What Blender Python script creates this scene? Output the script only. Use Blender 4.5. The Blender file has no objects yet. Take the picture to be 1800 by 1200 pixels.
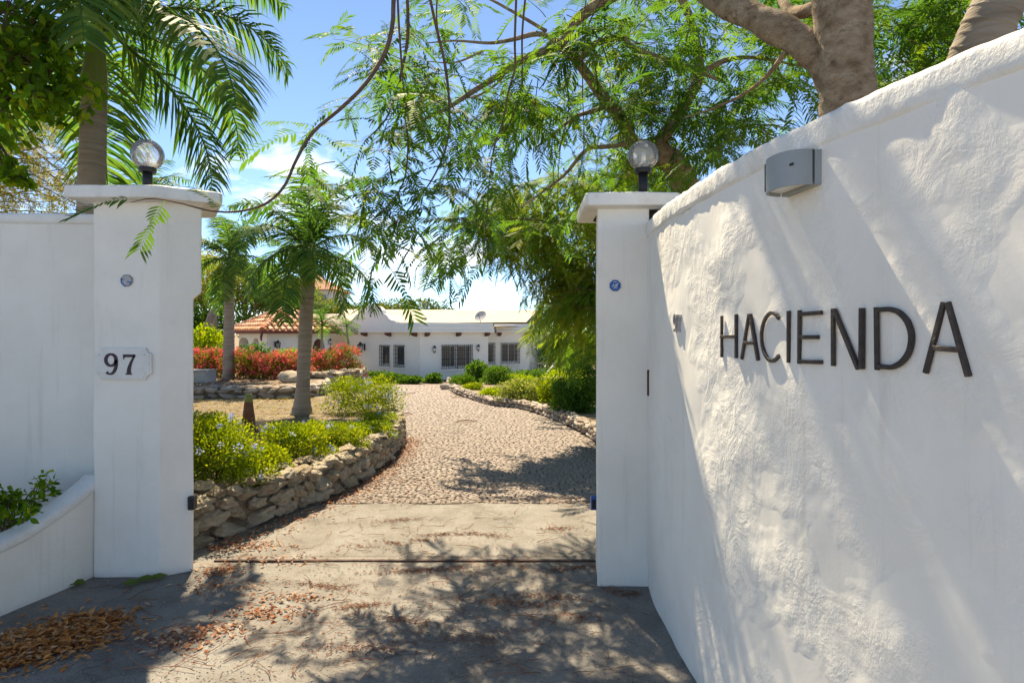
import bpy, math, random
import numpy as np
from mathutils import Vector, noise as mnoise
random.seed(7); rng = np.random.default_rng(7)
SC = bpy.context.scene
COL = SC.collection
# ------------------------------------------------------------------ camera, sky, sun, exposure
F, CX, CY, H = 1050.0, 900.0, 585.0, 1.75
cam = bpy.data.cameras.new('camera'); cam_o = bpy.data.objects.new('camera', cam); COL.objects.link(cam_o)
cam.sensor_width = 36; cam.lens = 36 * F / 1800; cam.shift_y = -15 / 1800
cam.clip_start = .05; cam.clip_end = 3000
cam_o.location = (0, 0, H); cam_o.rotation_euler = (math.radians(90), 0, 0)
SC.camera = cam_o
SUN_DIR = Vector((.30, -1.0, -1.52)).normalized()          # the way the light travels
elev = math.asin(-SUN_DIR.z); rot = math.atan2(-SUN_DIR.x, -SUN_DIR.y)
sun = bpy.data.lights.new('sun', 'SUN'); sun.energy = 2.65; sun.angle = math.radians(.53); sun.color = (1, .95, .91)
sun_o = bpy.data.objects.new('sun', sun); COL.objects.link(sun_o)
sun_o.rotation_euler = SUN_DIR.to_track_quat('-Z', 'Y').to_euler(); sun_o.location = (0, 0, 20)
W = bpy.data.worlds.new('World'); SC.world = W; W.use_nodes = True
wn = W.node_tree; wn.nodes.clear()
def nd(nt, t, **k):
    n = nt.nodes.new(t)
    for a, v in k.items():
        if a == 'inp':
            for i, x in v.items(): n.inputs[i].default_value = x
        else: setattr(n, a, v)
    return n
sky = nd(wn, 'ShaderNodeTexSky', sky_type='NISHITA', sun_disc=False, sun_elevation=elev, sun_rotation=rot, altitude=0, air_density=.42, dust_density=.0, ozone_density=8.0)
tc = nd(wn, 'ShaderNodeTexCoord'); sep = nd(wn, 'ShaderNodeSeparateXYZ'); wn.links.new(tc.outputs['Generated'], sep.inputs[0])
mp = nd(wn, 'ShaderNodeMapping'); mp.inputs['Scale'].default_value = (2.2, 2.2, 6.5); mp.inputs['Location'].default_value = (.35, .2, .1)
wn.links.new(tc.outputs['Generated'], mp.inputs[0])
nz = nd(wn, 'ShaderNodeTexNoise', inp={'Scale': 1.5, 'Detail': 9, 'Roughness': .58, 'Distortion': .35}); wn.links.new(mp.outputs[0], nz.inputs['Vector'])
lowband = nd(wn, 'ShaderNodeMapRange', inp={'From Min': .02, 'From Max': .34, 'To Min': .055, 'To Max': -.03}); wn.links.new(sep.outputs['Z'], lowband.inputs['Value'])
addn = nd(wn, 'ShaderNodeMath', operation='ADD'); wn.links.new(nz.outputs['Fac'], addn.inputs[0]); wn.links.new(lowband.outputs[0], addn.inputs[1])
crm = nd(wn, 'ShaderNodeValToRGB'); crm.color_ramp.elements[0].position = .555; crm.color_ramp.elements[1].position = .78
crm.color_ramp.elements[0].color = (0, 0, 0, 1); crm.color_ramp.elements[1].color = (.9, .9, .9, 1); wn.links.new(addn.outputs[0], crm.inputs[0])
cmix = nd(wn, 'ShaderNodeMix', data_type='RGBA'); wn.links.new(crm.outputs[0], cmix.inputs['Factor']); wn.links.new(sky.outputs[0], cmix.inputs['A'])
cmix.inputs['B'].default_value = (5.4, 5.3, 5.3, 1)
bg = nd(wn, 'ShaderNodeBackground', inp={'Strength': .094}); wn.links.new(cmix.outputs['Result'], bg.inputs[0])
wo = nd(wn, 'ShaderNodeOutputWorld'); wn.links.new(bg.outputs[0], wo.inputs[0])
vs = SC.view_settings; vs.view_transform = 'Standard'; vs.look = 'None'; vs.gamma = 1; vs.exposure = 2.2; vs.use_curve_mapping = False
vs.use_white_balance = True; vs.white_balance_temperature = 9300; vs.white_balance_tint = 4   # the camera's white balance, set for open shade
SC.cycles.max_bounces = 8; SC.cycles.transparent_max_bounces = 12; SC.cycles.use_denoising = True

# ------------------------------------------------------------------ helpers
def at(px, py, Y): return np.array([(px - CX) / F * Y, Y, H - (py - CY) / F * Y])
def gz(y):
    return -.0235 * np.clip(np.asarray(y, float) - 6, 0, 23)
def G(px, py, h=0.0, top=70.):
    a, b = 1.2, top
    f = lambda Y: H - (py - CY) / F * Y - (float(gz(Y)) + h)
    for _ in range(50):
        m = (a + b) / 2
        if f(m) > 0: a = m
        else: b = m
    return at(px, py, a)
def unit(v): v = np.asarray(v, float); return v / (np.linalg.norm(v, axis=-1, keepdims=True) + 1e-12)
def basis(d, up):
    y = unit(d); x = unit(np.cross(y, up)); z = np.cross(x, y)
    return np.stack([x, y, z], axis=-1)
def lerp(a, b, t): return np.asarray(a, float) * (1 - t) + np.asarray(b, float) * t
def spline(P, n):
    P = np.asarray(P, float); m = len(P)
    Q = np.vstack([2 * P[0] - P[1], P, 2 * P[-1] - P[-2]]); out = []
    for t in np.linspace(0, m - 1, n):
        i = min(int(t), m - 2); u = t - i; p0, p1, p2, p3 = Q[i:i + 4]
        out.append(.5 * ((2 * p1) + (-p0 + p2) * u + (2 * p0 - 5 * p1 + 4 * p2 - p3) * u * u + (-p0 + 3 * p1 - 3 * p2 + p3) * u ** 3))
    return np.array(out)
class Geo:
    def __init__(s): s.ch = []; s.n = 0
    def add(s, V, Fc, var=None):
        V = np.asarray(V, float).reshape(-1, 3); Fc = np.asarray(Fc, int)
        s.ch.append((V, Fc + s.n, np.zeros(len(V)) if var is None else np.broadcast_to(var, (len(V),)))); s.n += len(V); return s
    def more(s, Fc):                                           # further faces on the last vertices added
        V, Fl, va = s.ch[-1]; base = s.n - len(V)
        s.ch.append((np.zeros((0, 3)), np.asarray(Fc, int) + base, np.zeros(0))); 
        return s
    def box(s, o, U, V, W_):
        o, U, V, W_ = [np.asarray(q, float) for q in (o, U, V, W_)]
        P = [o, o + U, o + U + V, o + V, o + W_, o + U + W_, o + U + V + W_, o + V + W_]
        return s.add(P, [[0, 3, 2, 1], [4, 5, 6, 7], [0, 1, 5, 4], [1, 2, 6, 5], [2, 3, 7, 6], [3, 0, 4, 7]])
    def cbox(s, c, sx, sy, sz): return s.box((c[0] - sx / 2, c[1] - sy / 2, c[2] - sz / 2), (sx, 0, 0), (0, sy, 0), (0, 0, sz))
    def tube(s, P, R, n=8, var=None, cap=True):
        P = np.asarray(P, float); k = len(P); R = np.broadcast_to(np.asarray(R, float), (k,))
        T = unit(np.gradient(P, axis=0)); ref = np.array([0, 0, 1.]) if abs(T[0][2]) < .9 else np.array([1., 0, 0])
        V = []; x = unit(np.cross(T[0], ref))
        for i in range(k):
            x = unit(x - T[i] * np.dot(x, T[i])); y = np.cross(T[i], x)
            a = np.linspace(0, 2 * math.pi, n, endpoint=False)
            V.append(P[i] + R[i] * (np.cos(a)[:, None] * x + np.sin(a)[:, None] * y))
        V = np.vstack(V); Fc = []
        for i in range(k - 1):
            for j in range(n): j2 = (j + 1) % n; Fc.append([i * n + j, i * n + j2, (i + 1) * n + j2, (i + 1) * n + j])
        s.add(V, Fc, var)
        if cap:
            s.more([list(range(n))[::-1]]); 
            V0, F0, _ = s.ch[-2]; base = s.n - len(V)
            s.ch.append((np.zeros((0, 3)), np.array([[base + (k - 1) * n + j for j in range(n)]]), np.zeros(0)))
        return s
    def lathe(s, prof, c, n=24, var=None):
        c = np.asarray(c, float); a = np.linspace(0, 2 * math.pi, n, endpoint=False)
        V = np.vstack([np.stack([c[0] + r * np.cos(a), c[1] + r * np.sin(a), np.full(n, c[2] + z)], 1) for r, z in prof]); Fc = []
        for i in range(len(prof) - 1):
            for j in range(n): j2 = (j + 1) % n; Fc.append([i * n + j, i * n + j2, (i + 1) * n + j2, (i + 1) * n + j])
        return s.add(V, Fc, var)
    def prism(s, poly, z0, z1):
        n = len(poly); P = [(x, y, z0) for x, y in poly] + [(x, y, z1) for x, y in poly]
        s.add(P, [[i, (i + 1) % n, n + (i + 1) % n, n + i] for i in range(n)])
        s.more([list(range(n))[::-1]]); base = s.n - 2 * n
        s.ch.append((np.zeros((0, 3)), np.array([[base + n + i for i in range(n)]]), np.zeros(0)))
        return s
    def grid(s, V, nu, nv, var=None):
        i, j = np.meshgrid(np.arange(nu - 1), np.arange(nv - 1), indexing='ij'); a = (i * nv + j).ravel()
        return s.add(V, np.stack([a, a + nv, a + nv + 1, a + 1], 1), var)
    def scatter(s, TV, TF, P, R, S, var=None):
        P = np.asarray(P, float); n = len(P)
        if n == 0: return s
        TV = np.asarray(TV, float); TF = np.asarray(TF, int); S = np.asarray(S, float)
        S = np.broadcast_to(S.reshape(-1, 1), (n, 3)) if S.ndim < 2 else S
        V = np.einsum('nij,nkj->nki', R, TV[None] * S[:, None, :]) + P[:, None, :]
        k = len(TV); Fc = (TF[None] + (np.arange(n) * k)[:, None, None]).reshape(-1, TF.shape[1])
        va = rng.random(n) if var is None else np.asarray(var)
        return s.add(V.reshape(-1, 3), Fc, np.repeat(va, k))
    def mesh(s, name, off=(0, 0, 0), smooth=False):
        V = np.vstack([c[0] for c in s.ch]) - np.asarray(off, float); va = np.concatenate([c[2] for c in s.ch])
        L = np.concatenate([c[1].ravel() for c in s.ch]); tot = np.concatenate([np.full(len(c[1]), c[1].shape[1]) for c in s.ch])
        me = bpy.data.meshes.new(name); me.vertices.add(len(V)); me.vertices.foreach_set('co', V.astype(np.float32).ravel())
        me.loops.add(len(L)); me.loops.foreach_set('vertex_index', L.astype(np.int32))
        me.polygons.add(len(tot)); st = np.concatenate([[0], np.cumsum(tot)[:-1]])
        me.polygons.foreach_set('loop_start', st.astype(np.int32))
        me.update(calc_edges=True)
        at_ = me.attributes.new('var', 'FLOAT', 'POINT'); at_.data.foreach_set('value', va.astype(np.float32))
        me.polygons.foreach_set('use_smooth', np.full(len(tot), smooth, dtype=bool))
        return me
OFF = {}
def tag(o, label=None, cat=None, group=None, kind=None):
    if label: o['label'] = label
    if cat: o['category'] = cat
    if group: o['group'] = group
    if kind: o['kind'] = kind
    return o
def thing(name, loc, label, cat, group=None):
    o = bpy.data.objects.new(name, None); o.empty_display_size = .2; COL.objects.link(o); o.location = [float(v) for v in loc]
    OFF[o.name] = np.asarray(loc, float); return tag(o, label, cat, group)
def put(name, geo, mat, parent=None, smooth=False, kind=None, label=None, bevel=0, off=None):
    """geometry given in world coordinates, stored relative to its thing"""
    o_ = OFF[parent.name] if parent is not None and off is None else (np.zeros(3) if off is None else np.asarray(off, float))
    me = geo.mesh(name, o_, smooth); me.materials.append(mat)
    o = bpy.data.objects.new(name, me); COL.objects.link(o)
    if parent is not None: o.parent = parent; OFF[o.name] = o_
    else: o.location = o_; OFF[o.name] = o_
    if kind: o['kind'] = kind
    if label: o['label'] = label
    if bevel:
        b = o.modifiers.new('bevel', 'BEVEL'); b.width = bevel; b.segments = 3; b.limit_method = 'ANGLE'
    return o
def inst(name, me, loc, rot, scale, parent):
    o = bpy.data.objects.new(name, me); COL.objects.link(o); o.parent = parent
    base = OFF[parent.name] if parent is not None else np.zeros(3)
    o.location = [float(v) for v in np.asarray(loc) - base]; o.rotation_euler = rot; o.scale = scale; return o

# ------------------------------------------------------------------ materials
def base_mat(name):
    m = bpy.data.materials.new(name); m.use_nodes = True; nt = m.node_tree
    return m, nt, nt.nodes['Principled BSDF'], nt.nodes['Material Output']
def ramp(nt, stops):
    r = nd(nt, 'ShaderNodeValToRGB'); e = r.color_ramp.elements
    while len(e) < len(stops): e.new(.5)
    for i, (p, c) in enumerate(stops): e[i].position = p; e[i].color = (*c, 1)
    return r
def pmat(name, stops, scale=4., rough=.8, bump=0., bscale=30., bump2=0., b2scale=8., detail=8, spec=.3, metal=0., stretch=(1, 1, 1), spots=None, objrand=0., dist=.02, crack=0., drip=None, mask=0.):
    m, nt, p, out = base_mat(name); l = nt.links.new
    g = nd(nt, 'ShaderNodeTexCoord'); mpn = nd(nt, 'ShaderNodeMapping'); mpn.inputs['Scale'].default_value = stretch
    l(g.outputs['Object'], mpn.inputs[0])
    n1 = nd(nt, 'ShaderNodeTexNoise', inp={'Scale': scale, 'Detail': detail, 'Roughness': .62}); l(mpn.outputs[0], n1.inputs['Vector'])
    r = ramp(nt, stops); fac = n1.outputs['Fac']
    if objrand:
        oi = nd(nt, 'ShaderNodeObjectInfo'); mm = nd(nt, 'ShaderNodeMath', operation='MULTIPLY_ADD', inp={1: objrand, 2: -objrand / 2}); l(oi.outputs['Random'], mm.inputs[0])
        va = nd(nt, 'ShaderNodeAttribute', attribute_name='var'); m3 = nd(nt, 'ShaderNodeMath', operation='MULTIPLY_ADD', inp={1: objrand}); l(va.outputs['Fac'], m3.inputs[0]); l(mm.outputs[0], m3.inputs[2])
        ad = nd(nt, 'ShaderNodeMath', operation='ADD'); l(fac, ad.inputs[0]); l(m3.outputs[0], ad.inputs[1]); fac = ad.outputs[0]
    l(fac, r.inputs[0]); colr = r.outputs[0]
    if spots:                                                  # (colour, scale, threshold): stains with their own shape
        for c, sc_, th, st_ in spots:
            n3 = nd(nt, 'ShaderNodeTexNoise', inp={'Scale': sc_, 'Detail': 7, 'Roughness': .68}); l(mpn.outputs[0], n3.inputs['Vector'])
            r3 = ramp(nt, [(th, (0, 0, 0)), (min(1, th + .14), (st_, st_, st_))]); l(n3.outputs['Fac'], r3.inputs[0])
            mx = nd(nt, 'ShaderNodeMix', data_type='RGBA'); l(r3.outputs[0], mx.inputs['Factor']); l(colr, mx.inputs['A']); mx.inputs['B'].default_value = (*c, 1); colr = mx.outputs['Result']
    if crack:                                                  # hairline cracks wandering between wide cells
        nw = nd(nt, 'ShaderNodeTexNoise', inp={'Scale': 2.5, 'Detail': 5}); l(mpn.outputs[0], nw.inputs['Vector'])
        mw = nd(nt, 'ShaderNodeMix', data_type='RGBA', blend_type='LINEAR_LIGHT', inp={0: .35}); l(mpn.outputs[0], mw.inputs['A']); l(nw.outputs['Color'], mw.inputs['B'])
        vo = nd(nt, 'ShaderNodeTexVoronoi', feature='DISTANCE_TO_EDGE', inp={'Scale': .55}); l(mw.outputs['Result'], vo.inputs['Vector'])
        rc = ramp(nt, [(0, (crack,) * 3), (.006, (0, 0, 0))]); l(vo.outputs['Distance'], rc.inputs[0])
        mx = nd(nt, 'ShaderNodeMix', data_type='RGBA'); l(rc.outputs[0], mx.inputs['Factor']); l(colr, mx.inputs['A']); mx.inputs['B'].default_value = (.05, .043, .036, 1); colr = mx.outputs['Result']
    if drip:                                                   # rain streaks down the plaster
        m2 = nd(nt, 'ShaderNodeMapping'); m2.inputs['Scale'].default_value = (9, 9, .55); l(g.outputs['Object'], m2.inputs[0])
        n4 = nd(nt, 'ShaderNodeTexNoise', inp={'Scale': 1.6, 'Detail': 5, 'Roughness': .6}); l(m2.outputs[0], n4.inputs['Vector'])
        r4 = ramp(nt, [(.58, (0, 0, 0)), (.80, (drip[1],) * 3)]); l(n4.outputs['Fac'], r4.inputs[0])
        mx = nd(nt, 'ShaderNodeMix', data_type='RGBA'); l(r4.outputs[0], mx.inputs['Factor']); l(colr, mx.inputs['A']); mx.inputs['B'].default_value = (*drip[0], 1); colr = mx.outputs['Result']
    l(colr, p.inputs['Base Color'])
    p.inputs['Roughness'].default_value = rough; p.inputs['Specular IOR Level'].default_value = spec; p.inputs['Metallic'].default_value = metal
    prev = None
    for b, s_ in ((bump2, b2scale), (bump, bscale)):
        if b:
            nb = nd(nt, 'ShaderNodeTexNoise', inp={'Scale': s_, 'Detail': 6, 'Roughness': .6}); l(mpn.outputs[0], nb.inputs['Vector'])
            bn = nd(nt, 'ShaderNodeBump', inp={'Strength': b, 'Distance': dist}); hgt = nb.outputs['Fac']
            if mask:                                           # trowelled smooth in places, rough in others
                nb.inputs['Distortion'].default_value = 1.2
                nm = nd(nt, 'ShaderNodeTexNoise', inp={'Scale': mask, 'Detail': 3}); l(mpn.outputs[0], nm.inputs['Vector']); rm = ramp(nt, [(.42, (.06,) * 3), (.62, (1, 1, 1))]); l(nm.outputs['Fac'], rm.inputs[0])
                mm_ = nd(nt, 'ShaderNodeMath', operation='MULTIPLY'); l(hgt, mm_.inputs[0]); l(rm.outputs[0], mm_.inputs[1]); hgt = mm_.outputs[0]
            l(hgt, bn.inputs['Height'])
            if prev: l(prev.outputs[0], bn.inputs['Normal'])
            prev = bn
    if prev: l(prev.outputs[0], p.inputs['Normal'])
    return m
def leafmat(name, cols, transl=.35, rough=.6, tcol=None):
    m, nt, p, out = base_mat(name); l = nt.links.new
    va = nd(nt, 'ShaderNodeAttribute', attribute_name='var')
    r = ramp(nt, [(i / max(1, len(cols) - 1), c) for i, c in enumerate(cols)]); l(va.outputs['Fac'], r.inputs[0])
    l(r.outputs[0], p.inputs['Base Color']); p.inputs['Roughness'].default_value = max(.55, rough); p.inputs['Specular IOR Level'].default_value = .06
    t = nd(nt, 'ShaderNodeBsdfTranslucent'); hs = nd(nt, 'ShaderNodeMix', data_type='RGBA', blend_type='MULTIPLY', inp={0: 1.0}); l(r.outputs[0], hs.inputs['A'])
    hs.inputs['B'].default_value = (*(tcol or (2.3, 2.1, .9)), 1); l(hs.outputs['Result'], t.inputs[0])
    mx = nd(nt, 'ShaderNodeMixShader', inp={0: transl}); l(p.outputs[0], mx.inputs[1]); l(t.outputs[0], mx.inputs[2]); l(mx.outputs[0], out.inputs[0])
    return m
def plain(name, c, rough=.5, spec=.4, metal=0.):
    return pmat(name, [(.3, tuple(v * .82 for v in c)), (.7, c)], scale=9, rough=rough, spec=spec, metal=metal, bump=.08, bscale=60)
def glassmat(name, tint=(.95, .97, 1), haze=.12, gl=1.0):
    m, nt, p, out = base_mat(name); l = nt.links.new
    tr = nd(nt, 'ShaderNodeBsdfTransparent'); tr.inputs[0].default_value = (*tint, 1)
    gs = nd(nt, 'ShaderNodeBsdfGlossy', inp={'Roughness': .06}); fr = nd(nt, 'ShaderNodeFresnel', inp={'IOR': 1.5})
    g = nd(nt, 'ShaderNodeTexCoord'); nb = nd(nt, 'ShaderNodeTexNoise', inp={'Scale': 38., 'Detail': 3}); l(g.outputs['Object'], nb.inputs['Vector'])
    bn = nd(nt, 'ShaderNodeBump', inp={'Strength': .14, 'Distance': .01}); l(nb.outputs['Fac'], bn.inputs['Height']); l(bn.outputs[0], gs.inputs['Normal']); l(bn.outputs[0], fr.inputs['Normal'])
    df = nd(nt, 'ShaderNodeBsdfTranslucent'); df.inputs[0].default_value = (.8, .8, .82, 1); d2 = nd(nt, 'ShaderNodeBsdfDiffuse'); d2.inputs[0].default_value = (.8, .8, .82, 1)
    md = nd(nt, 'ShaderNodeMixShader'); l(df.outputs[0], md.inputs[1]); l(d2.outputs[0], md.inputs[2])
    m1 = nd(nt, 'ShaderNodeMixShader', inp={0: haze}); l(tr.outputs[0], m1.inputs[1]); l(md.outputs[0], m1.inputs[2])
    m2 = nd(nt, 'ShaderNodeMixShader'); l(fr.outputs[0], m2.inputs[0]); l(m1.outputs[0], m2.inputs[1]); l(gs.outputs[0], m2.inputs[2]); l(m2.outputs[0], out.inputs[0])
    return m
MT = {}
MT['stucco'] = pmat('stucco', [(.25, (.72, .685, .62)), (.6, (.81, .775, .71))], scale=1.7, rough=.9, bump=.2, bscale=60, bump2=.4, b2scale=6, spec=.15, mask=2.2, drip=((.55, .51, .45), .5), spots=[((.50, .46, .40), 3.1, .66, .35), ((.36, .34, .31), 38, .74, .5)])
MT['stucco_rough'] = pmat('stucco_rough', [(.25, (.72, .69, .64)), (.6, (.80, .77, .72))], scale=1.5, rough=.9, bump=.22, bscale=50, bump2=.6, b2scale=6, spec=.15, mask=2.6, drip=((.56, .51, .44), .45), spots=[((.55, .50, .43), 2.2, .66, .25), ((.34, .32, .30), 46, .77, .5)])
MT['coping'] = pmat('coping', [(.2, (.60, .57, .52)), (.55, (.76, .745, .71))], scale=4, rough=.9, bump=.3, bscale=60, bump2=.4, b2scale=9, spec=.15, spots=[((.40, .36, .30), 7, .62, .55)])
MT['concrete'] = pmat('concrete', [(.28, (.145, .130, .116)), (.5, (.215, .199, .181)), (.72, (.265, .25, .232))], scale=2.6, rough=.93, bump=.7, bscale=130, bump2=.5, b2scale=20, spec=.12, detail=12, dist=.012, crack=.45, spots=[((.10, .088, .075), 1.1, .58, .5), ((.11, .098, .085), 7, .56, .55), ((.06, .052, .045), 60, .55, .75), ((.24, .15, .10), 1.9, .62, .35), ((.36, .345, .32), 45, .57, .6), ((.33, .32, .30), 4.5, .60, .5)])
MT['earth'] = pmat('earth', [(.3, (.13, .095, .065)), (.5, (.22, .17, .115)), (.72, (.32, .26, .17))], scale=3.5, rough=.95, bump=.8, bscale=70, bump2=.6, b2scale=14, spec=.1, detail=12, spots=[((.20, .22, .08), 2.3, .58, .6), ((.40, .34, .24), 24, .62, .6)])
MT['drygrass'] = pmat('drygrass', [(.3, (.12, .09, .065)), (.5, (.215, .165, .115)), (.72, (.33, .275, .205))], scale=5, rough=.95, bump=.9, bscale=110, bump2=.6, b2scale=25, spec=.1, detail=12, spots=[((.17, .185, .07), 1.7, .55, .55), ((.10, .075, .055), 9, .57, .6)])
MT['joint'] = pmat('joint', [(.3, (.11, .082, .068)), (.55, (.19, .148, .125)), (.8, (.22, .19, .12))], scale=5, rough=.95, bump=.8, bscale=90, spec=.1)
MT['cobble'] = pmat('cobble', [(.18, (.105, .076, .064)), (.38, (.165, .125, .106)), (.6, (.22, .175, .15)), (.9, (.31, .26, .23))], scale=5, rough=.85, bump=.6, bscale=80, spec=.2, objrand=.7)
MT['stone'] = pmat('stone', [(.25, (.20, .135, .085)), (.42, (.35, .26, .17)), (.58, (.47, .375, .265)), (.8, (.56, .48, .37))], scale=5.5, rough=.95, bump=.8, bscale=45, bump2=.8, b2scale=12, spec=.12, detail=12, objrand=.35, dist=.03, spots=[((.17, .13, .09), 6, .64, .6), ((.26, .26, .12), 1.6, .66, .35)])
MT['brickstone'] = pmat('brickstone', [(.2, (.19, .125, .095)), (.5, (.33, .25, .20)), (.8, (.46, .40, .34))], scale=6, rough=.92, bump=.9, bscale=30, spec=.12, objrand=.4)
MT['mortar'] = pmat('mortar', [(.3, (.09, .07, .05)), (.7, (.20, .165, .12))], scale=8, rough=.95, bump=.8, bscale=40, spec=.1)
MT['bark'] = pmat('bark', [(.3, (.19, .125, .08)), (.5, (.36, .265, .18)), (.7, (.50, .41, .31))], scale=9, rough=.9, bump=1., bscale=45, bump2=1., b2scale=11, spec=.15, stretch=(1, 1, 1.6), dist=.03, spots=[((.075, .05, .035), 14, .57, .75), ((.45, .41, .35), 6, .62, .5)])
MT['twig'] = pmat('twig', [(.3, (.085, .05, .035)), (.7, (.17, .105, .075))], scale=12, rough=.85, spec=.2)
MT['palmbark'] = pmat('palmbark', [(.2, (.15, .12, .095)), (.5, (.28, .235, .19)), (.8, (.40, .36, .31))], scale=2.4, rough=.9, bump=.9, bscale=4.5, bump2=.5, b2scale=14, spec=.15, stretch=(.35, .35, 5.), detail=10)
MT['shaft'] = pmat('shaft', [(.3, (.10, .14, .03)), (.7, (.23, .27, .07))], scale=2, rough=.5, bump=.2, bscale=8, stretch=(5, 5, .6))
MT['lf_flam'] = leafmat('lf_flam', [(.030, .080, .022), (.062, .132, .028), (.10, .175, .032), (.19, .215, .04)], .44, tcol=(1.8, 2.0, .8))
MT['lf_palm'] = leafmat('lf_palm', [(.036, .095, .030), (.075, .15, .038), (.15, .20, .048)], .44, .38, (1.45, 1.8, .9))
MT['lf_broad'] = leafmat('lf_broad', [(.04, .105, .012), (.10, .19, .018), (.26, .30, .03)], .6, .35)
MT['lf_acacia'] = leafmat('lf_acacia', [(.13, .15, .035), (.21, .21, .055), (.30, .25, .075)], .40)
MT['lf_plumb'] = leafmat('lf_plumb', [(.05, .105, .012), (.15, .21, .02), (.31, .33, .04)], .36)
MT['lf_dark'] = leafmat('lf_dark', [(.025, .072, .016), (.06, .14, .023), (.12, .205, .034)], .34, .35)
MT['lf_var'] = leafmat('lf_var', [(.06, .115, .025), (.17, .215, .055), (.42, .43, .24)], .30)
MT['lf_lime'] = leafmat('lf_lime', [(.10, .18, .016), (.21, .29, .025), (.30, .35, .04)], .35)
MT['lf_bg'] = leafmat('lf_bg', [(.045, .085, .018), (.095, .13, .024), (.17, .18, .04)], .32)
MT['lf_boug'] = leafmat('lf_boug', [(.05, .085, .015), (.115, .135, .02), (.21, .13, .03)], .30)
MT['fl_boug'] = leafmat('fl_boug', [(.48, .05, .07), (.60, .10, .10), (.60, .18, .14), (.60, .03, .16)], .35, .6, (1.3, 1.1, 1.1))
MT['fl_plumb'] = leafmat('fl_plumb', [(.27, .35, .74), (.42, .50, .80), (.62, .68, .85)], .25, .6, (1.1, 1.1, 1.1))
MT['lf_dead'] = leafmat('lf_dead', [(.24, .085, .03), (.50, .19, .055), (.62, .29, .10), (.50, .24, .10), (.52, .38, .25)], .15, .7, (1.2, 1.0, .8))
MT['lf_red'] = leafmat('lf_red', [(.22, .075, .04), (.38, .155, .08), (.45, .25, .15), (.50, .36, .26)], .1, .7, (1, 1, 1))
MT['frass'] = leafmat('frass', [(.15, .06, .04), (.30, .115, .065), (.36, .19, .115)], .05, .8, (1, 1, 1))
MT['iron'] = pmat('iron', [(.3, (.018, .014, .013)), (.6, (.045, .032, .028)), (.8, (.10, .06, .045))], scale=30, rough=.55, bump=.5, bscale=90, spec=.5, spots=[((.55, .53, .5), 42, .70, .7)])
MT['black'] = plain('black', (.012, .012, .014), .45)
MT['darkmetal'] = plain('darkmetal', (.03, .022, .026), .5)
MT['chrome'] = pmat('chrome', [(.3, (.35, .35, .38)), (.7, (.6, .6, .63))], scale=20, rough=.28, metal=1., spec=.5)
MT['greymetal'] = pmat('greymetal', [(.3, (.25, .28, .295)), (.7, (.30, .33, .345))], scale=6, rough=.48, spec=.4, bump=.06, bscale=90, spots=[((.14, .14, .13), 22, .68, .5)])
MT['frost'] = plain('frost', (.75, .74, .70), .35)
MT['bulb'] = plain('bulb', (.85, .84, .8), .3)
MT['globe'] = glassmat('globe', (.95, .96, .98), .30)
MT['plaque'] = plain('plaque', (.72, .71, .68), .4)
MT['digit'] = plain('digit', (.035, .012, .025), .45)
MT['blue'] = plain('blue', (.010, .105, .36), .35)
MT['white'] = plain('white', (.76, .77, .78), .5)
MT['fadegrey'] = plain('fadegrey', (.42, .42, .43), .6)
MT['rust'] = pmat('rust', [(.3, (.05, .03, .025)), (.7, (.13, .07, .05))], scale=20, rough=.75, bump=.3, bscale=60)
MT['house'] = pmat('house', [(.3, (.80, .765, .70)), (.7, (.87, .835, .77))], scale=.9, rough=.9, bump=.3, bscale=12, spec=.12, spots=[((.58, .55, .48), .8, .62, .35)])
MT['cream'] = pmat('cream', [(.3, (.66, .52, .34)), (.7, (.74, .61, .42))], scale=2, rough=.9, spec=.12)
MT['roof_flat'] = pmat('roof_flat', [(.3, (.42, .36, .275)), (.7, (.50, .435, .34))], scale=1.2, rough=.85, spec=.15, bump=.2, bscale=10)
MT['terracotta'] = pmat('terracotta', [(.15, (.30, .09, .045)), (.45, (.50, .20, .10)), (.8, (.66, .40, .27))], scale=2.5, rough=.85, bump=.3, bscale=30, spec=.15, objrand=.55)
MT['fascia'] = plain('fascia', (.20, .055, .035), .7)
MT['wood'] = pmat('wood', [(.3, (.085, .028, .018)), (.7, (.17, .06, .035))], scale=8, rough=.6, stretch=(1, 1, .2), bump=.3, bscale=20)
MT['pane'] = pmat('pane', [(.3, (.05, .055, .06)), (.7, (.12, .125, .125))], scale=1.5, rough=.10, spec=.6)
MT['frame_w'] = plain('frame_w', (.70, .70, .69), .5)
MT['cone'] = pmat('cone', [(.25, (.10, .04, .025)), (.5, (.17, .07, .04)), (.75, (.22, .14, .09))], scale=6, rough=.85, bump=.3, bscale=30, spots=[((.16, .15, .07), 3, .55, .6)])
MT['lichen'] = plain('lichen', (.22, .24, .07), .8)
MT['cement'] = pmat('cement', [(.3, (.27, .265, .255)), (.7, (.38, .375, .36))], scale=4, rough=.9, bump=.4, bscale=40)
MT['deadwood'] = pmat('deadwood', [(.25, (.14, .10, .075)), (.7, (.31, .25, .20))], scale=6, rough=.9, bump=.9, bscale=14, stretch=(2, 2, .4))
MT['farwall'] = plain('farwall', (.66, .63, .58), .9, .1)
MT['farroof'] = plain('farroof', (.42, .22, .15), .9, .1)
MT['rail_w'] = plain('rail_w', (.42, .36, .31), .7)

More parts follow.
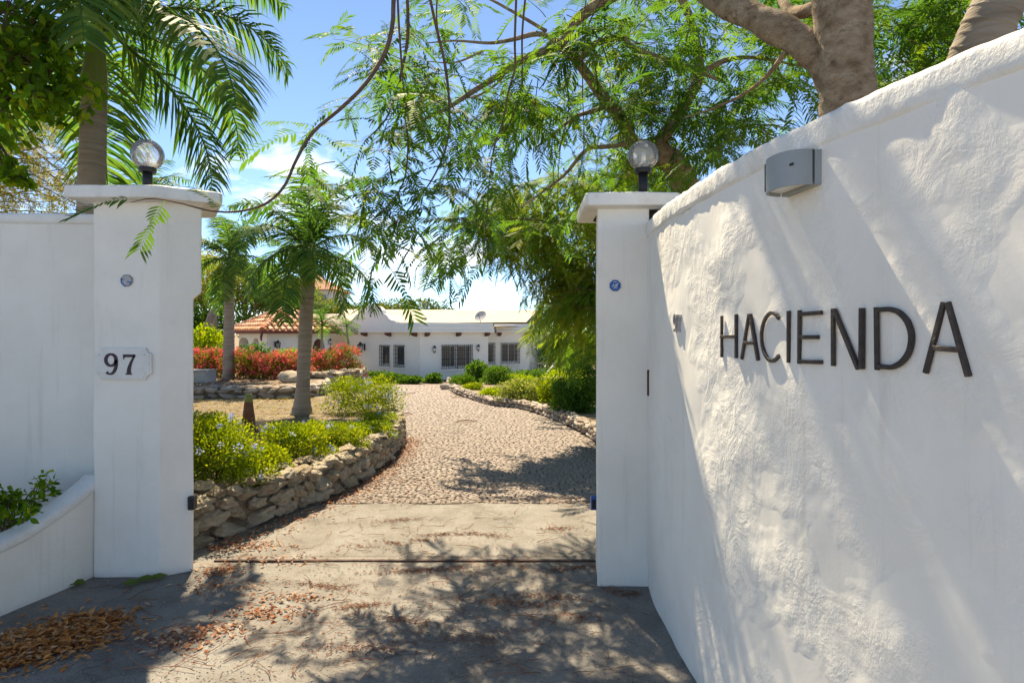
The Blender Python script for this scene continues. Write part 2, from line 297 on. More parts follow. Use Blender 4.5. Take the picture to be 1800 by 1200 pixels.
# ------------------------------------------------------------------ ground and drive
PATH_L = np.array([(-2.62, 4.70), (-2.56, 4.84), (-2.47, 5.08), (-2.26, 5.49), (-2.06, 5.97), (-1.86, 6.85), (-1.76, 7.9), (-1.74, 8.8), (-1.92, 10.5), (-2.5, 12.3), (-3.3, 14.6), (-4.4, 17.0), (-5.3, 19.0), (-6.2, 21.5)])
ed = [G(x, y) for x, y in ((1047, 777), (980, 739), (913, 718), (851, 709), (792, 686))]
PATH_R = np.array([(.98, 4.6), (1.12, 6.5), (1.3, 8.3)] + [(p[0], p[1]) for p in ed] + [(-2.95, 27.2)])
def xl(y): return np.interp(y, PATH_L[:, 1], PATH_L[:, 0])
def xr(y): return np.interp(y, PATH_R[:, 1], PATH_R[:, 0])
BED, BED_R = .36, .16
def zbed(y): return gz(y) + BED
g = Geo(); xs = np.concatenate([-np.geomspace(900, 8, 16), np.linspace(-7, 7, 15), np.geomspace(8, 900, 16)]); ys = np.concatenate([[-900, -300, -80, -25], np.linspace(-8, 40, 49), np.geomspace(45, 1500, 14)])
XX, YY = np.meshgrid(xs, ys, indexing='ij'); g.grid(np.stack([XX, YY, gz(YY) - .05], -1).reshape(-1, 3), len(xs), len(ys)); tag(put('ground', g, MT['earth'], smooth=True), kind='structure')
# concrete apron
xs = np.linspace(-6.5, 2.6, 92); ys = np.linspace(-4, 6.12, 102); XX, YY = np.meshgrid(xs, ys, indexing='ij')
ZZ = np.array([[.006 * mnoise.noise((x * 1.3, y * 1.3, 0)) + .004 * mnoise.noise((x * 5, y * 5, 3)) for y in ys] for x in xs])
YY[:, -1] += np.array([.04 * mnoise.noise((x * 2, 0, 5)) for x in xs])
g = Geo(); g.grid(np.stack([XX, YY, ZZ], -1).reshape(-1, 3), len(xs), len(ys)); tag(put('concrete_apron', g, MT['concrete'], smooth=True), kind='structure')
g = Geo(); xs = np.linspace(-40, 40, 60); ys = np.linspace(-15, -3.9, 14); XX, YY = np.meshgrid(xs, ys, indexing='ij'); g.grid(np.stack([XX, YY, XX * 0 - .012], -1).reshape(-1, 3), 60, 14); tag(put('bounce_street', g, MT['concrete'], smooth=True), kind='structure')  # unseen street behind the camera, added to bounce warm light onto the pillars
# cobbled drive: earth joints as the sheet, stones on it
drive_g = Geo(); ys = np.concatenate([np.linspace(6.0, 30, 60)]); V = []
for y in ys:
    a = xl(y) - .25 if y < 24 else -12; b = xr(y) + .25 if y < 27 else 4
    V += [(a + (b - a) * t, y, gz(y) - .022) for t in np.linspace(0, 1, 12)]
drive_g.grid(np.array(V), len(ys), 12); drive = tag(put('cobbled_drive', drive_g, MT['joint'], smooth=True), kind='structure')
def cobble_mesh(seed):
    r = random.Random(seed); n = r.choice((5, 6, 6, 7)); an = [2 * math.pi * (i + r.uniform(-.25, .25)) / n for i in range(n)]
    rr = [r.uniform(.82, 1.12) for _ in range(n)]; P = []
    for s_, z in ((1.0, -.5), (.98, .45), (.76, .95)): P += [(math.cos(a) * q * s_ * .5, math.sin(a) * q * s_ * .5, z + (r.uniform(-.15, .15) if z > 0 else 0)) for a, q in zip(an, rr)]
    P.append((0, 0, 1.08)); Fq = []; Ft = []
    for k in (0, n):
        for i in range(n): j = (i + 1) % n; Ft += [[k + i, k + j, k + n + j], [k + i, k + n + j, k + n + i]]
    for i in range(n): Ft.append([2 * n + i, 2 * n + (i + 1) % n, 3 * n])
    return np.array(P), np.array(Ft)
CT = [cobble_mesh(i) for i in range(8)]; CM = []
for V_, F_ in CT:
    me = Geo().add(V_, F_, .5).mesh('cobblestone', smooth=True); me.materials.append(MT['cobble']); CM.append(me)
stones = []; y = 6.2; row = 0
while y < 25.5:
    d = .048 + .0042 * max(0, y - 6.5); a, b = xl(y) + .05, xr(y) - .05
    if y > 20: a = max(a, -5.6)
    x = a + random.random() * d
    while x < b:
        w = d * random.uniform(.75, 1.9)
        if not (y > 12 and mnoise.noise((x * .9, y * .5, 9)) > .42): stones.append((x + w / 2, y + random.uniform(-.3, .3) * d, w * 1.05, d * random.uniform(.75, 1.25)))
        x += w
    y += d * .9; row += 1
rest = [[] for _ in CT]
for i, (x, y, w, d) in enumerate(stones):
    k = random.randrange(8); rz = random.uniform(-.55, .55); hh = random.uniform(.008, .016)
    if i < 300: inst('cobblestone', CM[k], (x, y, gz(y) - .014), (random.uniform(-.06, .06), random.uniform(-.06, .06), rz), (w, d, hh), drive)
    else: rest[k].append((x, y, float(gz(y)) - .014, w, d, hh, rz))
g = Geo()
for k, L in enumerate(rest):
    A = np.array(L); c, s_ = np.cos(A[:, 6]), np.sin(A[:, 6]); R = np.zeros((len(A), 3, 3)); R[:, 0, 0] = c; R[:, 0, 1] = -s_; R[:, 1, 0] = s_; R[:, 1, 1] = c; R[:, 2, 2] = 1
    g.scatter(CT[k][0], CT[k][1], A[:, :3], R, A[:, 3:6])
put('cobblestones', g, MT['cobble'], drive, smooth=True, kind='stuff')
# left bed, terrace, right bed
def strip(name, mat, y0, y1, fx0, fx1, fz, ny=40, nx=30, wob=.02):
    V = []; ys = np.linspace(y0, y1, ny)
    for y in ys:
        a, b = fx0(y), fx1(y)
        for t in np.linspace(0, 1, nx) ** 1.0:
            x = a + (b - a) * t; V.append((x, y, fz(y) + wob * mnoise.noise((x * 1.5, y * 1.5, 2))))
    return tag(put(name, Geo().grid(np.array(V), ny, nx), mat, smooth=True), kind='structure')
strip('garden_bed', MT['drygrass'], 4.85, 18.4, lambda y: (-14 if y < 14.6 else -5.9) if y > 5.6 else -7, lambda y: xl(y) - .10, lambda y: zbed(y), 60, 70, .035)
TZ = float(zbed(14.5)) + .27
strip('terrace_bed', MT['drygrass'], 14.52, 24, lambda y: -16, lambda y: np.interp(y, [14.5, 15.5, 17, 18, 24], [-5.25, -5.0, -5.3, -5.0, -7.2]), lambda y: TZ - .003 * (y - 14.5), 30, 50, .03)
strip('planting_bed', MT['earth'], 8.3, 27.1, lambda y: xr(y) + .12, lambda y: 14, lambda y: gz(y) + BED_R, 50, 40, .03)
# ------------------------------------------------------------------ gate walls and pillars
def offset_poly(P, d):
    P = np.asarray(P, float); n = len(P); out = []
    for i in range(n):
        e0 = unit(P[i] - P[i - 1]); e1 = unit(P[(i + 1) % n] - P[i]); n0 = np.array([e0[1], -e0[0]]); n1 = np.array([e1[1], -e1[0]])
        m = unit(n0 + n1); out.append(P[i] + m * d / max(.4, np.dot(m, n0)))
    return np.array(out)
def rounded_cap(P, over, z0, th, crown):
    """a cast cap: overhanging slab with a rounded edge and a slightly domed top"""
    P = np.asarray(P); c = P.mean(0)
    def dens(Q):
        out = []
        for i in range(len(Q)):
            A, B = Q[i], Q[(i + 1) % len(Q)]; d = np.linalg.norm(B - A); e = min(.45, .022 / d)
            for t in [e] + list(np.linspace(.15, .85, 6)) + [1 - e]: out.append(lerp(A, B, t))
        return np.array(out)
    V = []; g = Geo(); n = len(dens(P))
    for o_, z in [(-.02, -.01), (over - .004, 0), (over, .006), (over + .002, th * .55), (over, th - .008), (over - .008, th), (over - .10, th + crown * .5)]:
        V += [(q[0], q[1], z0 + z + .004 * mnoise.noise((q[0] * 4, q[1] * 4, z * 9))) for q in dens(offset_poly(P, o_))]
    for s_, z in ((.5, crown * .85), (.02, crown)): V += [(c[0] + (q[0] - c[0]) * s_, c[1] + (q[1] - c[1]) * s_, z0 + th + z) for q in dens(P)]
    k = len(V) // n; return g.add(V, [[i * n + j, i * n + (j + 1) % n, (i + 1) * n + (j + 1) % n, (i + 1) * n + j] for i in range(k - 1) for j in range(n)])
def pillar_shaft(rings):
    """rings: list of (polygon, z): a stuccoed shaft, subdivided so its faces wander a little"""
    g = Geo(); V = []; n = 0
    for P, z in rings:
        D = []
        for i in range(len(P)):
            for t in np.linspace(0, 1, 8, endpoint=False): D.append(lerp(P[i], P[(i + 1) % len(P)], t))
        n = len(D); c = np.mean(P, 0)
        for q in D:
            d_ = unit(q - c) * .006 * mnoise.noise((q[0] * 5, q[1] * 5, z * 2.3)); V.append((q[0] + d_[0], q[1] + d_[1], z))
    k = len(V) // n
    return g.add(V, [[i * n + j, i * n + (j + 1) % n, (i + 1) * n + (j + 1) % n, (i + 1) * n + j] for i in range(k - 1) for j in range(n)])
PL = np.array([(-3.01, 4.29), (-2.533, 4.29), (-2.352, 4.41), (-2.58, 4.80), (-3.01, 4.80)])
PLt = PL.copy(); PLt[2] = (-2.300, 4.43); PLt[3] = (-2.52, 4.80)
zs = [-.05] + list(np.linspace(.05, 2.0, 22)); t = thing('gate_pillar', (-2.7, 4.5, 0), 'white stuccoed gate pillar carrying the number 97 plaque', 'pillar', 'gate pillars')
put('shaft', pillar_shaft([(PL, z) for z in zs] + [(PLt, 2.05), (PLt, 2.3), (PLt, 2.5), (PLt, 2.70)]), MT['stucco'], t, bevel=.012)
put('cap', rounded_cap(PLt, .128, 2.695, .085, .05), MT['coping'], t, bevel=.006)
PR = np.array([(.59, 4.13), (.95, 4.13), (.97, 4.58), (.645, 4.58)])
t2 = thing('gate_pillar', (.78, 4.35, 0), 'white stuccoed gate pillar beside the lettered wall', 'pillar', 'gate pillars')
put('shaft', pillar_shaft([(PR, z) for z in [-.05] + list(np.linspace(.05, 2.62, 26))]), MT['stucco'], t2, bevel=.012)
put('cap', rounded_cap(np.array([(.59, 4.13), (1.06, 4.13), (1.06, 4.62), (.60, 4.62)]), .09, 2.615, .088, .03), MT['coping'], t2, bevel=.006)

def wallstrip(C, z0f, z1f, nrow, amp, thick, side=1, seed=0):
    """C: centreline of the visible face (n,2); the face is displaced by trowel-like unevenness; returns face+top+back"""
    C = np.asarray(C); T = unit(np.gradient(C, axis=0)); N = np.stack([T[:, 1], -T[:, 0]], 1) * side; V = []
    for i, (c, n_) in enumerate(zip(C, N)):
        za, zb = z0f(i), z1f(i)
        for k in range(nrow):
            z = za + (zb - za) * k / (nrow - 1); q = (c[0] * 1.0 + seed, c[1], z)
            d = amp * (mnoise.noise((q[0] * 3, q[1] * 3, q[2] * 3)) + .35 * mnoise.noise((q[0] * 7, q[1] * 7, q[2] * 5)) + .30 * max(0, mnoise.noise((q[0] * 2 + 7, q[1] * 2, q[2] * 2))) * mnoise.noise((q[0] * 19, q[1] * 19, q[2] * 14)))
            V.append((c[0] + n_[0] * d, c[1] + n_[1] * d, z))
        B = c - n_ * thick; V += [(B[0], B[1], zb), (B[0], B[1], za)]
    return Geo().grid(np.array(V), len(C), nrow + 2)
def copingstrip(C, zf, over, th, thick, side=1, amp=.006, dens=1):
    C = np.asarray(C); T = unit(np.gradient(C, axis=0)); N = np.stack([T[:, 1], -T[:, 0]], 1) * side; V = []
    prof = [(-.005, -.012), (over * .8, 0), (over, .010), (over * 1.0, th * .74), (over * .6, th * .95), (-.03, th), (-thick + .03, th), (-thick - over, th * .5), (-thick - over * .5, 0)]
    for i, (c, n_) in enumerate(zip(C, N)):
        z = zf(i)
        for o_, dz in prof:
            q = c + n_ * o_; w = amp * (mnoise.noise((c[0] * 6, c[1] * 6, dz * 14)) + .8 * mnoise.noise((c[0] * 19, c[1] * 19, dz * 30 + o_ * 20)))
            V.append((q[0] + n_[0] * w, q[1] + n_[1] * w, z + dz + w * .7))
    return Geo().grid(np.array(V), len(C), len(prof))
RW = spline([(.985, 4.75), (.945, 4.25), (.918, 3.8), (.915, 3.3), (.93, 2.97), (.957, 2.58), (1.025, 2.05), (1.12, 1.53), (1.26, .75), (1.45, -.2), (1.7, -1.4)], 420)
rwt = lambda i: float(np.interp(RW[i][1], [.5, 1.3, 2.3, 3.0, 4.2], [2.31, 2.345, 2.395, 2.405, 2.42]))
t = thing('boundary_wall', (1.1, 2.2, 0), 'tall curved white stucco wall bearing dark letters', 'wall', 'white boundary walls')
put('wall_face', wallstrip(RW, lambda i: -.05, lambda i: rwt(i) + .02, 130, .0075, .26), MT['stucco_rough'], t, smooth=True)
put('coping', copingstrip(RW, rwt, .010, .095, .26, amp=.006), MT['coping'], t, smooth=True)
LW = spline([(-2.98, 4.70), (-3.4, 4.66), (-4.0, 4.60), (-4.7, 4.35), (-5.6, 3.8), (-6.4, 2.9)], 120)
t = thing('boundary_wall', (-3.9, 4.6, 0), 'plain white stucco wall left of the numbered pillar', 'wall', 'white boundary walls')
put('wall_face', wallstrip(LW, lambda i: -.05, lambda i: 2.62, 50, .004, .24, -1, 5), MT['stucco'], t, smooth=True)
put('coping', copingstrip(LW, lambda i: 2.605, .02, .075, .24, -1, .004), MT['coping'], t, smooth=True)
# low planter wall curving out at the left
PW = spline([(-3.00, 4.36), (-3.05, 4.12), (-3.12, 3.85), (-3.20, 3.55), (-3.38, 3.1), (-3.75, 2.6), (-4.3, 2.2)], 90)
zp = lambda i: .66 - .30 * (i / 89) ** .8 - .10 * min(1, i / 30)
t = thing('planter_wall', (-3.2, 3.7, 0), 'low sloping white planter wall curving out left of the pillar', 'wall')
put('wall_face', wallstrip(PW, lambda i: -.05, zp, 26, .004, .17, -1, 9), MT['stucco'], t, smooth=True)
put('coping', copingstrip(PW, lambda i: zp(i) - .01, .012, .06, .17, -1, .004), MT['coping'], t, smooth=True)
g = Geo(); V = []
for u in np.linspace(0, 1, 24):
    p = PW[int(u * 89)]; q = LW[int(8 + u * 80)]
    for w in np.linspace(0.05, 1, 8): x, y = lerp(p, q, w); V.append((x, y, .36 - .16 * u + .03 * mnoise.noise((x * 4, y * 4, 1))))
tag(put('planter_soil', g.grid(np.array(V), 24, 8), MT['earth'], smooth=True), kind='structure')

# ------------------------------------------------------------------ things on the gate
def globe_lamp(x, y, zc, r, ztop, label):
    t = thing('globe_lamp', (x, y, ztop), label, 'lamp', 'globe lamps on the gate pillars')
    n = 20; prof = [(r * math.sin(a), -r * math.cos(a)) for a in np.linspace(.42, math.pi, 22)]
    put('globe', Geo().lathe(prof, (x, y, zc), 36), MT['globe'], t, smooth=True)
    zb = zc - r * math.cos(.42)
    g = Geo().lathe([(.0, ztop - .03), (.034, ztop - .03), (.034, zb - .03), (.030, zb - .028)], (x, y, 0), 20); put('post', g, MT['black'], t, smooth=True)
    g = Geo().lathe([(.030, zb - .03), (.056, zb - .03), (.060, zb - .012), (.060, zb + .004), (.045, zb + .006), (.0, zb + .006)], (x, y, 0), 24); put('collar', g, MT['black'], t)
    g = Geo().lathe([(.038, zb + .006), (.034, zb + .03), (.022, zb + .045), (.0, zb + .047)], (x, y, 0), 16); put('lamp_holder', g, MT['fadegrey'], t, smooth=True)
    g = Geo()
    for a in range(3):
        cx, cy = x + .009 * math.cos(a * 2.1), y + .009 * math.sin(a * 2.1); g.lathe([(.0075, zb + .045), (.0075, zb + .115), (.004, zb + .122), (0, zb + .123)], (cx, cy, 0), 8)
    put('bulb', g, MT['bulb'], t, smooth=True)
globe_lamp(-2.715, 4.45, 3.075, .112, 2.82, 'clear bubbled glass globe lamp on the numbered left pillar')
globe_lamp(.955, 4.35, 3.04, .110, 2.735, 'clear bubbled glass globe lamp on the pillar by the lettered wall')
def ribbon(g, P, W, o, U, V, N, d0, d1):
    """a bar along a 2D stroke P with width W, in the plane o+aU+bV, standing from d0 to d1 off it"""
    P = np.asarray(P, float); k = len(P); W = np.broadcast_to(np.asarray(W, float), (k,)); T = unit(np.gradient(P, axis=0)); Nn = np.stack([-T[:, 1], T[:, 0]], 1)
    Vv = []
    for p, w, n_ in zip(P, W, Nn):
        for s_, d in ((1, d0), (1, d1), (-1, d1), (-1, d0)): q = p + n_ * s_ * w / 2; Vv.append(o + q[0] * U + q[1] * V + d * N)
    Fc = [[i * 4 + j, i * 4 + (j + 1) % 4, i * 4 + 4 + (j + 1) % 4, i * 4 + 4 + j] for i in range(k - 1) for j in range(4)] + [[3, 2, 1, 0], [(k - 1) * 4 + j for j in range(4)]]
    g.add(Vv, Fc)
def nine(s=1.):
    a = np.linspace(-.3, 2 * math.pi - .3, 28); ring = np.stack([.24 * np.cos(a), .69 + .27 * np.sin(a)], 1); wr = .10 + .06 * np.abs(np.cos(a))
    tail = spline([(.245, .69), (.25, .50), (.20, .25), (.06, .055), (-.12, .045), (-.20, .12)], 16); wt = np.concatenate([np.linspace(.16, .14, 8), np.linspace(.13, .08, 4), [.08, .10, .13, .15]])
    return [(ring * s, wr * s), (tail * s, wt * s)]
def seven(s=1.):
    return [(np.array([(-.28, .885), (.28, .885)]) * s, .13 * s), (np.array([(-.245, .95), (-.26, .72)]) * s, np.array([.06, .03]) * s), (spline([(.25, .90), (.10, .60), (.0, .32), (-.02, .06)], 10) * s, np.linspace(.07, .20, 10) * s), (np.array([(-.17, .03), (.13, .03)]) * s, .06 * s)]
X3, Z3 = np.array([1., 0, 0]), np.array([0, 0, 1.])
# number plaque with notched corners
pl = (lambda px, py: at(px, py, 4.285)); a0 = pl(169, 667); a1 = pl(268, 611); w, h = a1[0] - a0[0], a1[2] - a0[2]; y0 = 4.283
t = thing('number_plaque', (a0[0] + w / 2, y0, a0[2]), 'white plaque with notched corners reading 97 in dark serif numerals', 'plaque')
def notched(w, h, r):
    P = []
    for cx, cz, a_ in ((0, 0, 90), (w, 0, 180), (w, h, 270), (0, h, 360)):
        for k in range(6): an = math.radians(a_ - k * 18); P.append((cx + r * math.cos(an), cz + r * math.sin(an)))
    return P
def plate(P, o, d0, d1, U=X3, V=Z3, N=np.array([0, -1., 0])):
    n = len(P); g = Geo(); g.add([o + p[0] * U + p[1] * V + d0 * N for p in P] + [o + p[0] * U + p[1] * V + d1 * N for p in P], [[i, (i + 1) % n, n + (i + 1) % n, n + i] for i in range(n)])
    base = g.n - 2 * n; g.ch.append((np.zeros((0, 3)), np.array([[base + n + i for i in range(n)]]), np.zeros(0))); return g
NY = np.array([0, -1., 0])
put('plate', plate(notched(w, h, .042), np.array([a0[0], y0, a0[2]]), -.01, .012), MT['plaque'], t, bevel=.002)
put('inner_plate', plate([(p[0] + .012, p[1] + .012) for p in notched(w - .024, h - .024, .044)], np.array([a0[0], y0, a0[2]]), .010, .0145), MT['plaque'], t, bevel=.0015)
for dig, cx in ((nine, 198), (seven, 230)):
    g = Geo(); c = pl(cx, 658)
    for P, w_ in dig(.152): ribbon(g, P, w_, np.array([c[0], y0, c[2]]), X3, Z3, NY, .0150, .0185)
    put('digit', g, MT['digit'], t)
for qx, qz in ((.03, .05), (w - .05, .05), (.03, h - .05), (w - .05, h - .05)):
    g = Geo(); g.tube([(a0[0] + qx, y0 - .012, a0[2] + qz), (a0[0] + qx, y0 - .020, a0[2] + qz)], .0055, 10); put('screw', g, MT['frame_w'], t)
# octagonal stickers
def octa(r, n=8, ph=.3926): return [(r * math.cos(ph + 2 * math.pi * i / n), r * math.sin(ph + 2 * math.pi * i / n)) for i in range(n)]
c = at(1081, 502, 4.13); t = thing('security_badge', (c[0], 4.124, c[2]), 'blue octagonal security badge with white lettering on the right pillar', 'badge', 'octagonal badges on the gate pillars'); o = np.array([c[0], 4.124, c[2]])
put('disc', plate(octa(.041), o, -.004, .004), MT['blue'], t)
g = Geo()
for P in ([(-.022, -.010), (-.012, .012), (-.006, -.008)], [(-.018, -.002), (-.007, .001)], [(-.002, -.008), (.002, .010), (.010, .006), (.009, -.004), (-.002, -.008)], [(.008, .012), (.024, .016)], [(.015, .014), (.012, -.007)], [(-.014, -.017), (.014, -.016)], [(-.012, .024), (.010, .025)]): ribbon(g, P, .0034, o, X3, Z3, NY, .004, .0052)
put('lettering', g, MT['white'], t)
c = at(224, 493, 4.29); t = thing('security_badge', (c[0], 4.284, c[2]), 'faded octagonal badge, its blue print mostly worn off, above the 97 plaque', 'badge', 'octagonal badges on the gate pillars'); o = np.array([c[0], 4.284, c[2]])
put('disc', plate(octa(.044), o, -.004, .004), MT['fadegrey'], t)
g = Geo()
for P, w_ in (([(-.038, .016), (-.036, -.016), (-.016, -.038), (-.004, -.040)], .011), ([(-.03, .004), (-.02, .006)], .009), ([(.004, -.010), (.03, -.012), (.024, -.026)], .010)): ribbon(g, P, w_, o, X3, Z3, NY, .004, .0052)
put('worn_print', g, MT['blue'], t)
g = Geo(); ribbon(g, octa(.041) + octa(.041)[:1], .003, o, X3, Z3, NY, .004, .005); put('rim', g, MT['darkmetal'], t)
# photocell boxes
for (x, y, lab) in ((-2.362, 4.392, 'small dark sensor box on the inner edge of the numbered pillar'), (.622, 4.46, 'small dark blue sensor box on the inner edge of the right pillar')):
    z = 1.75 - (883 - CY) / F * y; sg = 1 if x < 0 else -1
    t = thing('gate_sensor', (x, y, z), lab, 'sensor', 'gate sensors'); put('housing', Geo().cbox((x + sg * .012, y, z), .046, .05, .098), MT['darkmetal'] if x < 0 else MT['blue'], t, bevel=.004)
    put('lens', Geo().cbox((x + sg * .014, y - .026, z - .004), .026, .004, .07), MT['black'], t)
# iron hook strip in the corner between pillar and wall
g = Geo(); c = at(1143, 673, 4.06); t = thing('gate_latch', c, 'narrow rusty metal latch strip in the corner of pillar and lettered wall', 'latch')
g.cbox((c[0] - .012, c[1], c[2]), .014, .03, .17); put('strip', g, MT['rust'], t); g = Geo().cbox((c[0] + .006, c[1] - .012, c[2]), .012, .008, .16); put('catch', g, MT['chrome'], t); put('bolt', Geo().cbox((c[0] - .004, c[1] - .01, c[2] + .083), .034, .034, .012), MT['rust'], t)
# wall letters: positions measured along the curved wall
def wallhit(px):
    r = RW[:, 0] / np.maximum(RW[:, 1], .05); k = (px - CX) / F; idx = np.where((r[:-1] - k) * (r[1:] - k) <= 0)[0][0]; u = (k - r[idx]) / (r[idx + 1] - r[idx]); return lerp(RW[idx], RW[idx + 1], u)
ZB, ZT = 1.642, 1.828; LH = ZT - ZB
arc = lambda cx, cy, rx, ry, a0, a1, n=18: [(cx + rx * math.cos(a), cy + ry * math.sin(a)) for a in np.linspace(math.radians(a0), math.radians(a1), n)]
GL = {'H': lambda w: [[(.07 * w, 0), (.07 * w, LH)], [(.93 * w, 0), (.93 * w, LH)], [(.07 * w, .49 * LH), (.93 * w, .49 * LH)]],
      'A': lambda w: [[(.06 * w, 0), (.47 * w, LH)], [(.94 * w, 0), (.53 * w, LH)], [(.22 * w, .36 * LH), (.78 * w, .36 * LH)]],
      'C': lambda w: [arc(.55 * w, .5 * LH, .48 * w, .49 * LH, 48, 312)],
      'I': lambda w: [[(.5 * w, 0), (.5 * w, LH)]],
      'E': lambda w: [[(.08 * w, 0), (.08 * w, LH)], [(.08 * w, LH - .01), (.96 * w, LH - .01)], [(.08 * w, .5 * LH), (.84 * w, .5 * LH)], [(.08 * w, .01), (.96 * w, .01)]],
      'N': lambda w: [[(.07 * w, 0), (.07 * w, LH)], [(.12 * w, LH), (.84 * w, 0)], [(.93 * w, 0), (.93 * w, LH)]],
      'D': lambda w: [[(.07 * w, 0), (.07 * w, LH)], [(.07 * w, LH - .01), (.3 * w, LH - .01)] + arc(.35 * w, .5 * LH, .58 * w, .5 * LH - .01, 85, -85) + [(.3 * w, .01), (.07 * w, .01)]]}
def letter(ch, x0, x1, label):
    A, B = wallhit(x0), wallhit(x1); d = B - A; w = np.linalg.norm(d); U = np.array([*unit(d), 0]); N = np.array([U[1], -U[0], 0]); o = np.array([*A, ZB])
    if N[0] > 0: N = -N
    t = thing('wall_letter', lerp([*A, ZB], [*B, ZB], .5), label, 'letter', 'iron letters spelling the house name')
    for k, P in enumerate(GL[ch](w)):
        P = np.array(P); P = P + np.random.RandomState(x0 + k).uniform(-.0025, .0025, P.shape) * (1 if len(P) == 2 else .3)
        g = Geo(); ribbon(g, P, .0138, o, U, Z3, N, .002 - .001 * k, .012 + .0014 * k); put('bar', g, MT['iron'], t, bevel=.002)
for ch, x0, x1, lab in (('H', 1269, 1299, 'dark iron letter H starting the word on the wall'), ('A', 1304, 1338, 'dark iron letter A between H and C on the wall'), ('C', 1339, 1378, 'dark iron letter C on the white wall'), ('I', 1382, 1398, 'dark iron letter I, a single upright bar on the wall'),
                        ('E', 1405, 1449, 'dark iron letter E on the white wall'), ('N', 1464, 1523, 'dark iron letter N on the white wall'), ('D', 1540, 1612, 'dark iron letter D on the white wall'), ('A', 1625, 1714, 'largest looking dark iron letter A, ending the word')):
    letter(ch, x0, x1, lab)
# small polished 9 7 near the corner
for dig, px0, px1, lab in ((nine, 1188, 1193, 'small polished metal numeral nine on the curved wall'), (seven, 1194, 1199, 'small polished metal numeral seven beside the nine on the curved wall')):
    A, B = wallhit(px0), wallhit(px1); U = np.array([*unit(B - A), 0]); N = np.array([-abs(U[1]), U[0] * (1 if U[1] < 0 else -1), 0]); N = np.array([U[1], -U[0], 0]); N = N if N[0] < 0 else -N
    m = lerp(A, B, .5); o = np.array([m[0], m[1], 1.75 - (583 - CY) / F * m[1]]); g = Geo()
    for P, w_ in dig(.098): ribbon(g, P, w_, o, U, Z3, N, -.004, .016)
    tag(put('wall_numeral', g, MT['chrome'], off=o), lab, 'numeral', 'polished numerals on the curved wall')
# half-round wall light
c = wallhit(1413); i0 = np.argmin(np.linalg.norm(RW - c, axis=1)); U = np.array([*unit(RW[i0 + 3] - RW[i0 - 3]), 0]); N = np.array([U[1], -U[0], 0]); N = N if N[0] < 0 else -N
o = np.array([c[0], c[1], 2.244]); Lh, dp, hh = .094, .100, .118
t = thing('wall_light', o, 'grey half-round metal outdoor light high on the lettered wall', 'wall light')
prof = [(Lh * math.sin(a), .022 + dp * math.cos(a) ** .62) for a in np.linspace(-1.54, 1.54, 26)]
def shell(P, z0, z1, d=0.0): return [o + p[0] * U + p[1] * N + z * Z3 for z in (z0, z1) for p in P]
n = len(prof); g = Geo(); g.add(shell(prof, 0, hh), [[i, i + 1, n + i + 1, n + i] for i in range(n - 1)]); inn = [(p[0] * .93, p[1] * .93) for p in prof]
g.add(shell(inn, 0, hh - .01), [[i, n + i, n + i + 1, i + 1] for i in range(n - 1)])
g.add([o + p[0] * U + p[1] * N for p in prof] + [o + p[0] * U + p[1] * N for p in inn], [[i, n + i, n + i + 1, i + 1] for i in range(n - 1)]); g.add([o + p[0] * U + p[1] * N + hh * Z3 for p in prof + [(Lh, .0), (-Lh, .0)]], [list(range(n + 2))])
put('housing', g, MT['greymetal'], t)
put('back_plate', Geo().box(o - U * Lh * 1.02 - N * .01, U * Lh * 2.04, N * .034, Z3 * (hh + .002) - Z3 * .001), MT['greymetal'], t, bevel=.003)
put('diffuser', Geo().add([o + p[0] * U + p[1] * N + .012 * Z3 for p in inn + [(Lh * .9, .024), (-Lh * .9, .024)]], [list(range(n + 2))]), MT['frost'], t)
g = Geo(); pp = prof[6]; q = o + pp[0] * U + pp[1] * N + Z3 * .01; g.box(q - U * .003 + N * .0005, U * .006, N * .003, Z3 * (hh - .02)); put('seam', g, MT['darkmetal'], t)
q = o + prof[20][0] * U + prof[20][1] * N + Z3 * hh * .55; put('fixing_slot', Geo().box(q - U * .012 + N * .002, U * .024, N * .004, Z3 * .007), MT['black'], t)
# sliding gate track
g = Geo(); y = 4.58
g.box((-2.28, y - .012, -.004), (2.92, 0, 0), (0, .024, 0), (0, 0, .017)); t = thing('gate_track', (-.8, y, 0), 'thin rusty sliding gate track across the drive', 'gate track'); put('rail', g, MT['rust'], t)
g = Geo()
for i in range(30): x0 = -2.25 + i * .096; g.box((x0, y + .085 + .004 * mnoise.noise((x0 * 3, 0, 0)), -.006), (.0965, 0, 0), (0, .008, 0), (0, 0, .0105))
put('groove_edge', g, MT['rust'], t); put('bedding_strip', Geo().box((-2.26, y + .016, -.012), (2.88, 0, 0), (0, .066, 0), (0, 0, .0165)), MT['concrete'], t)
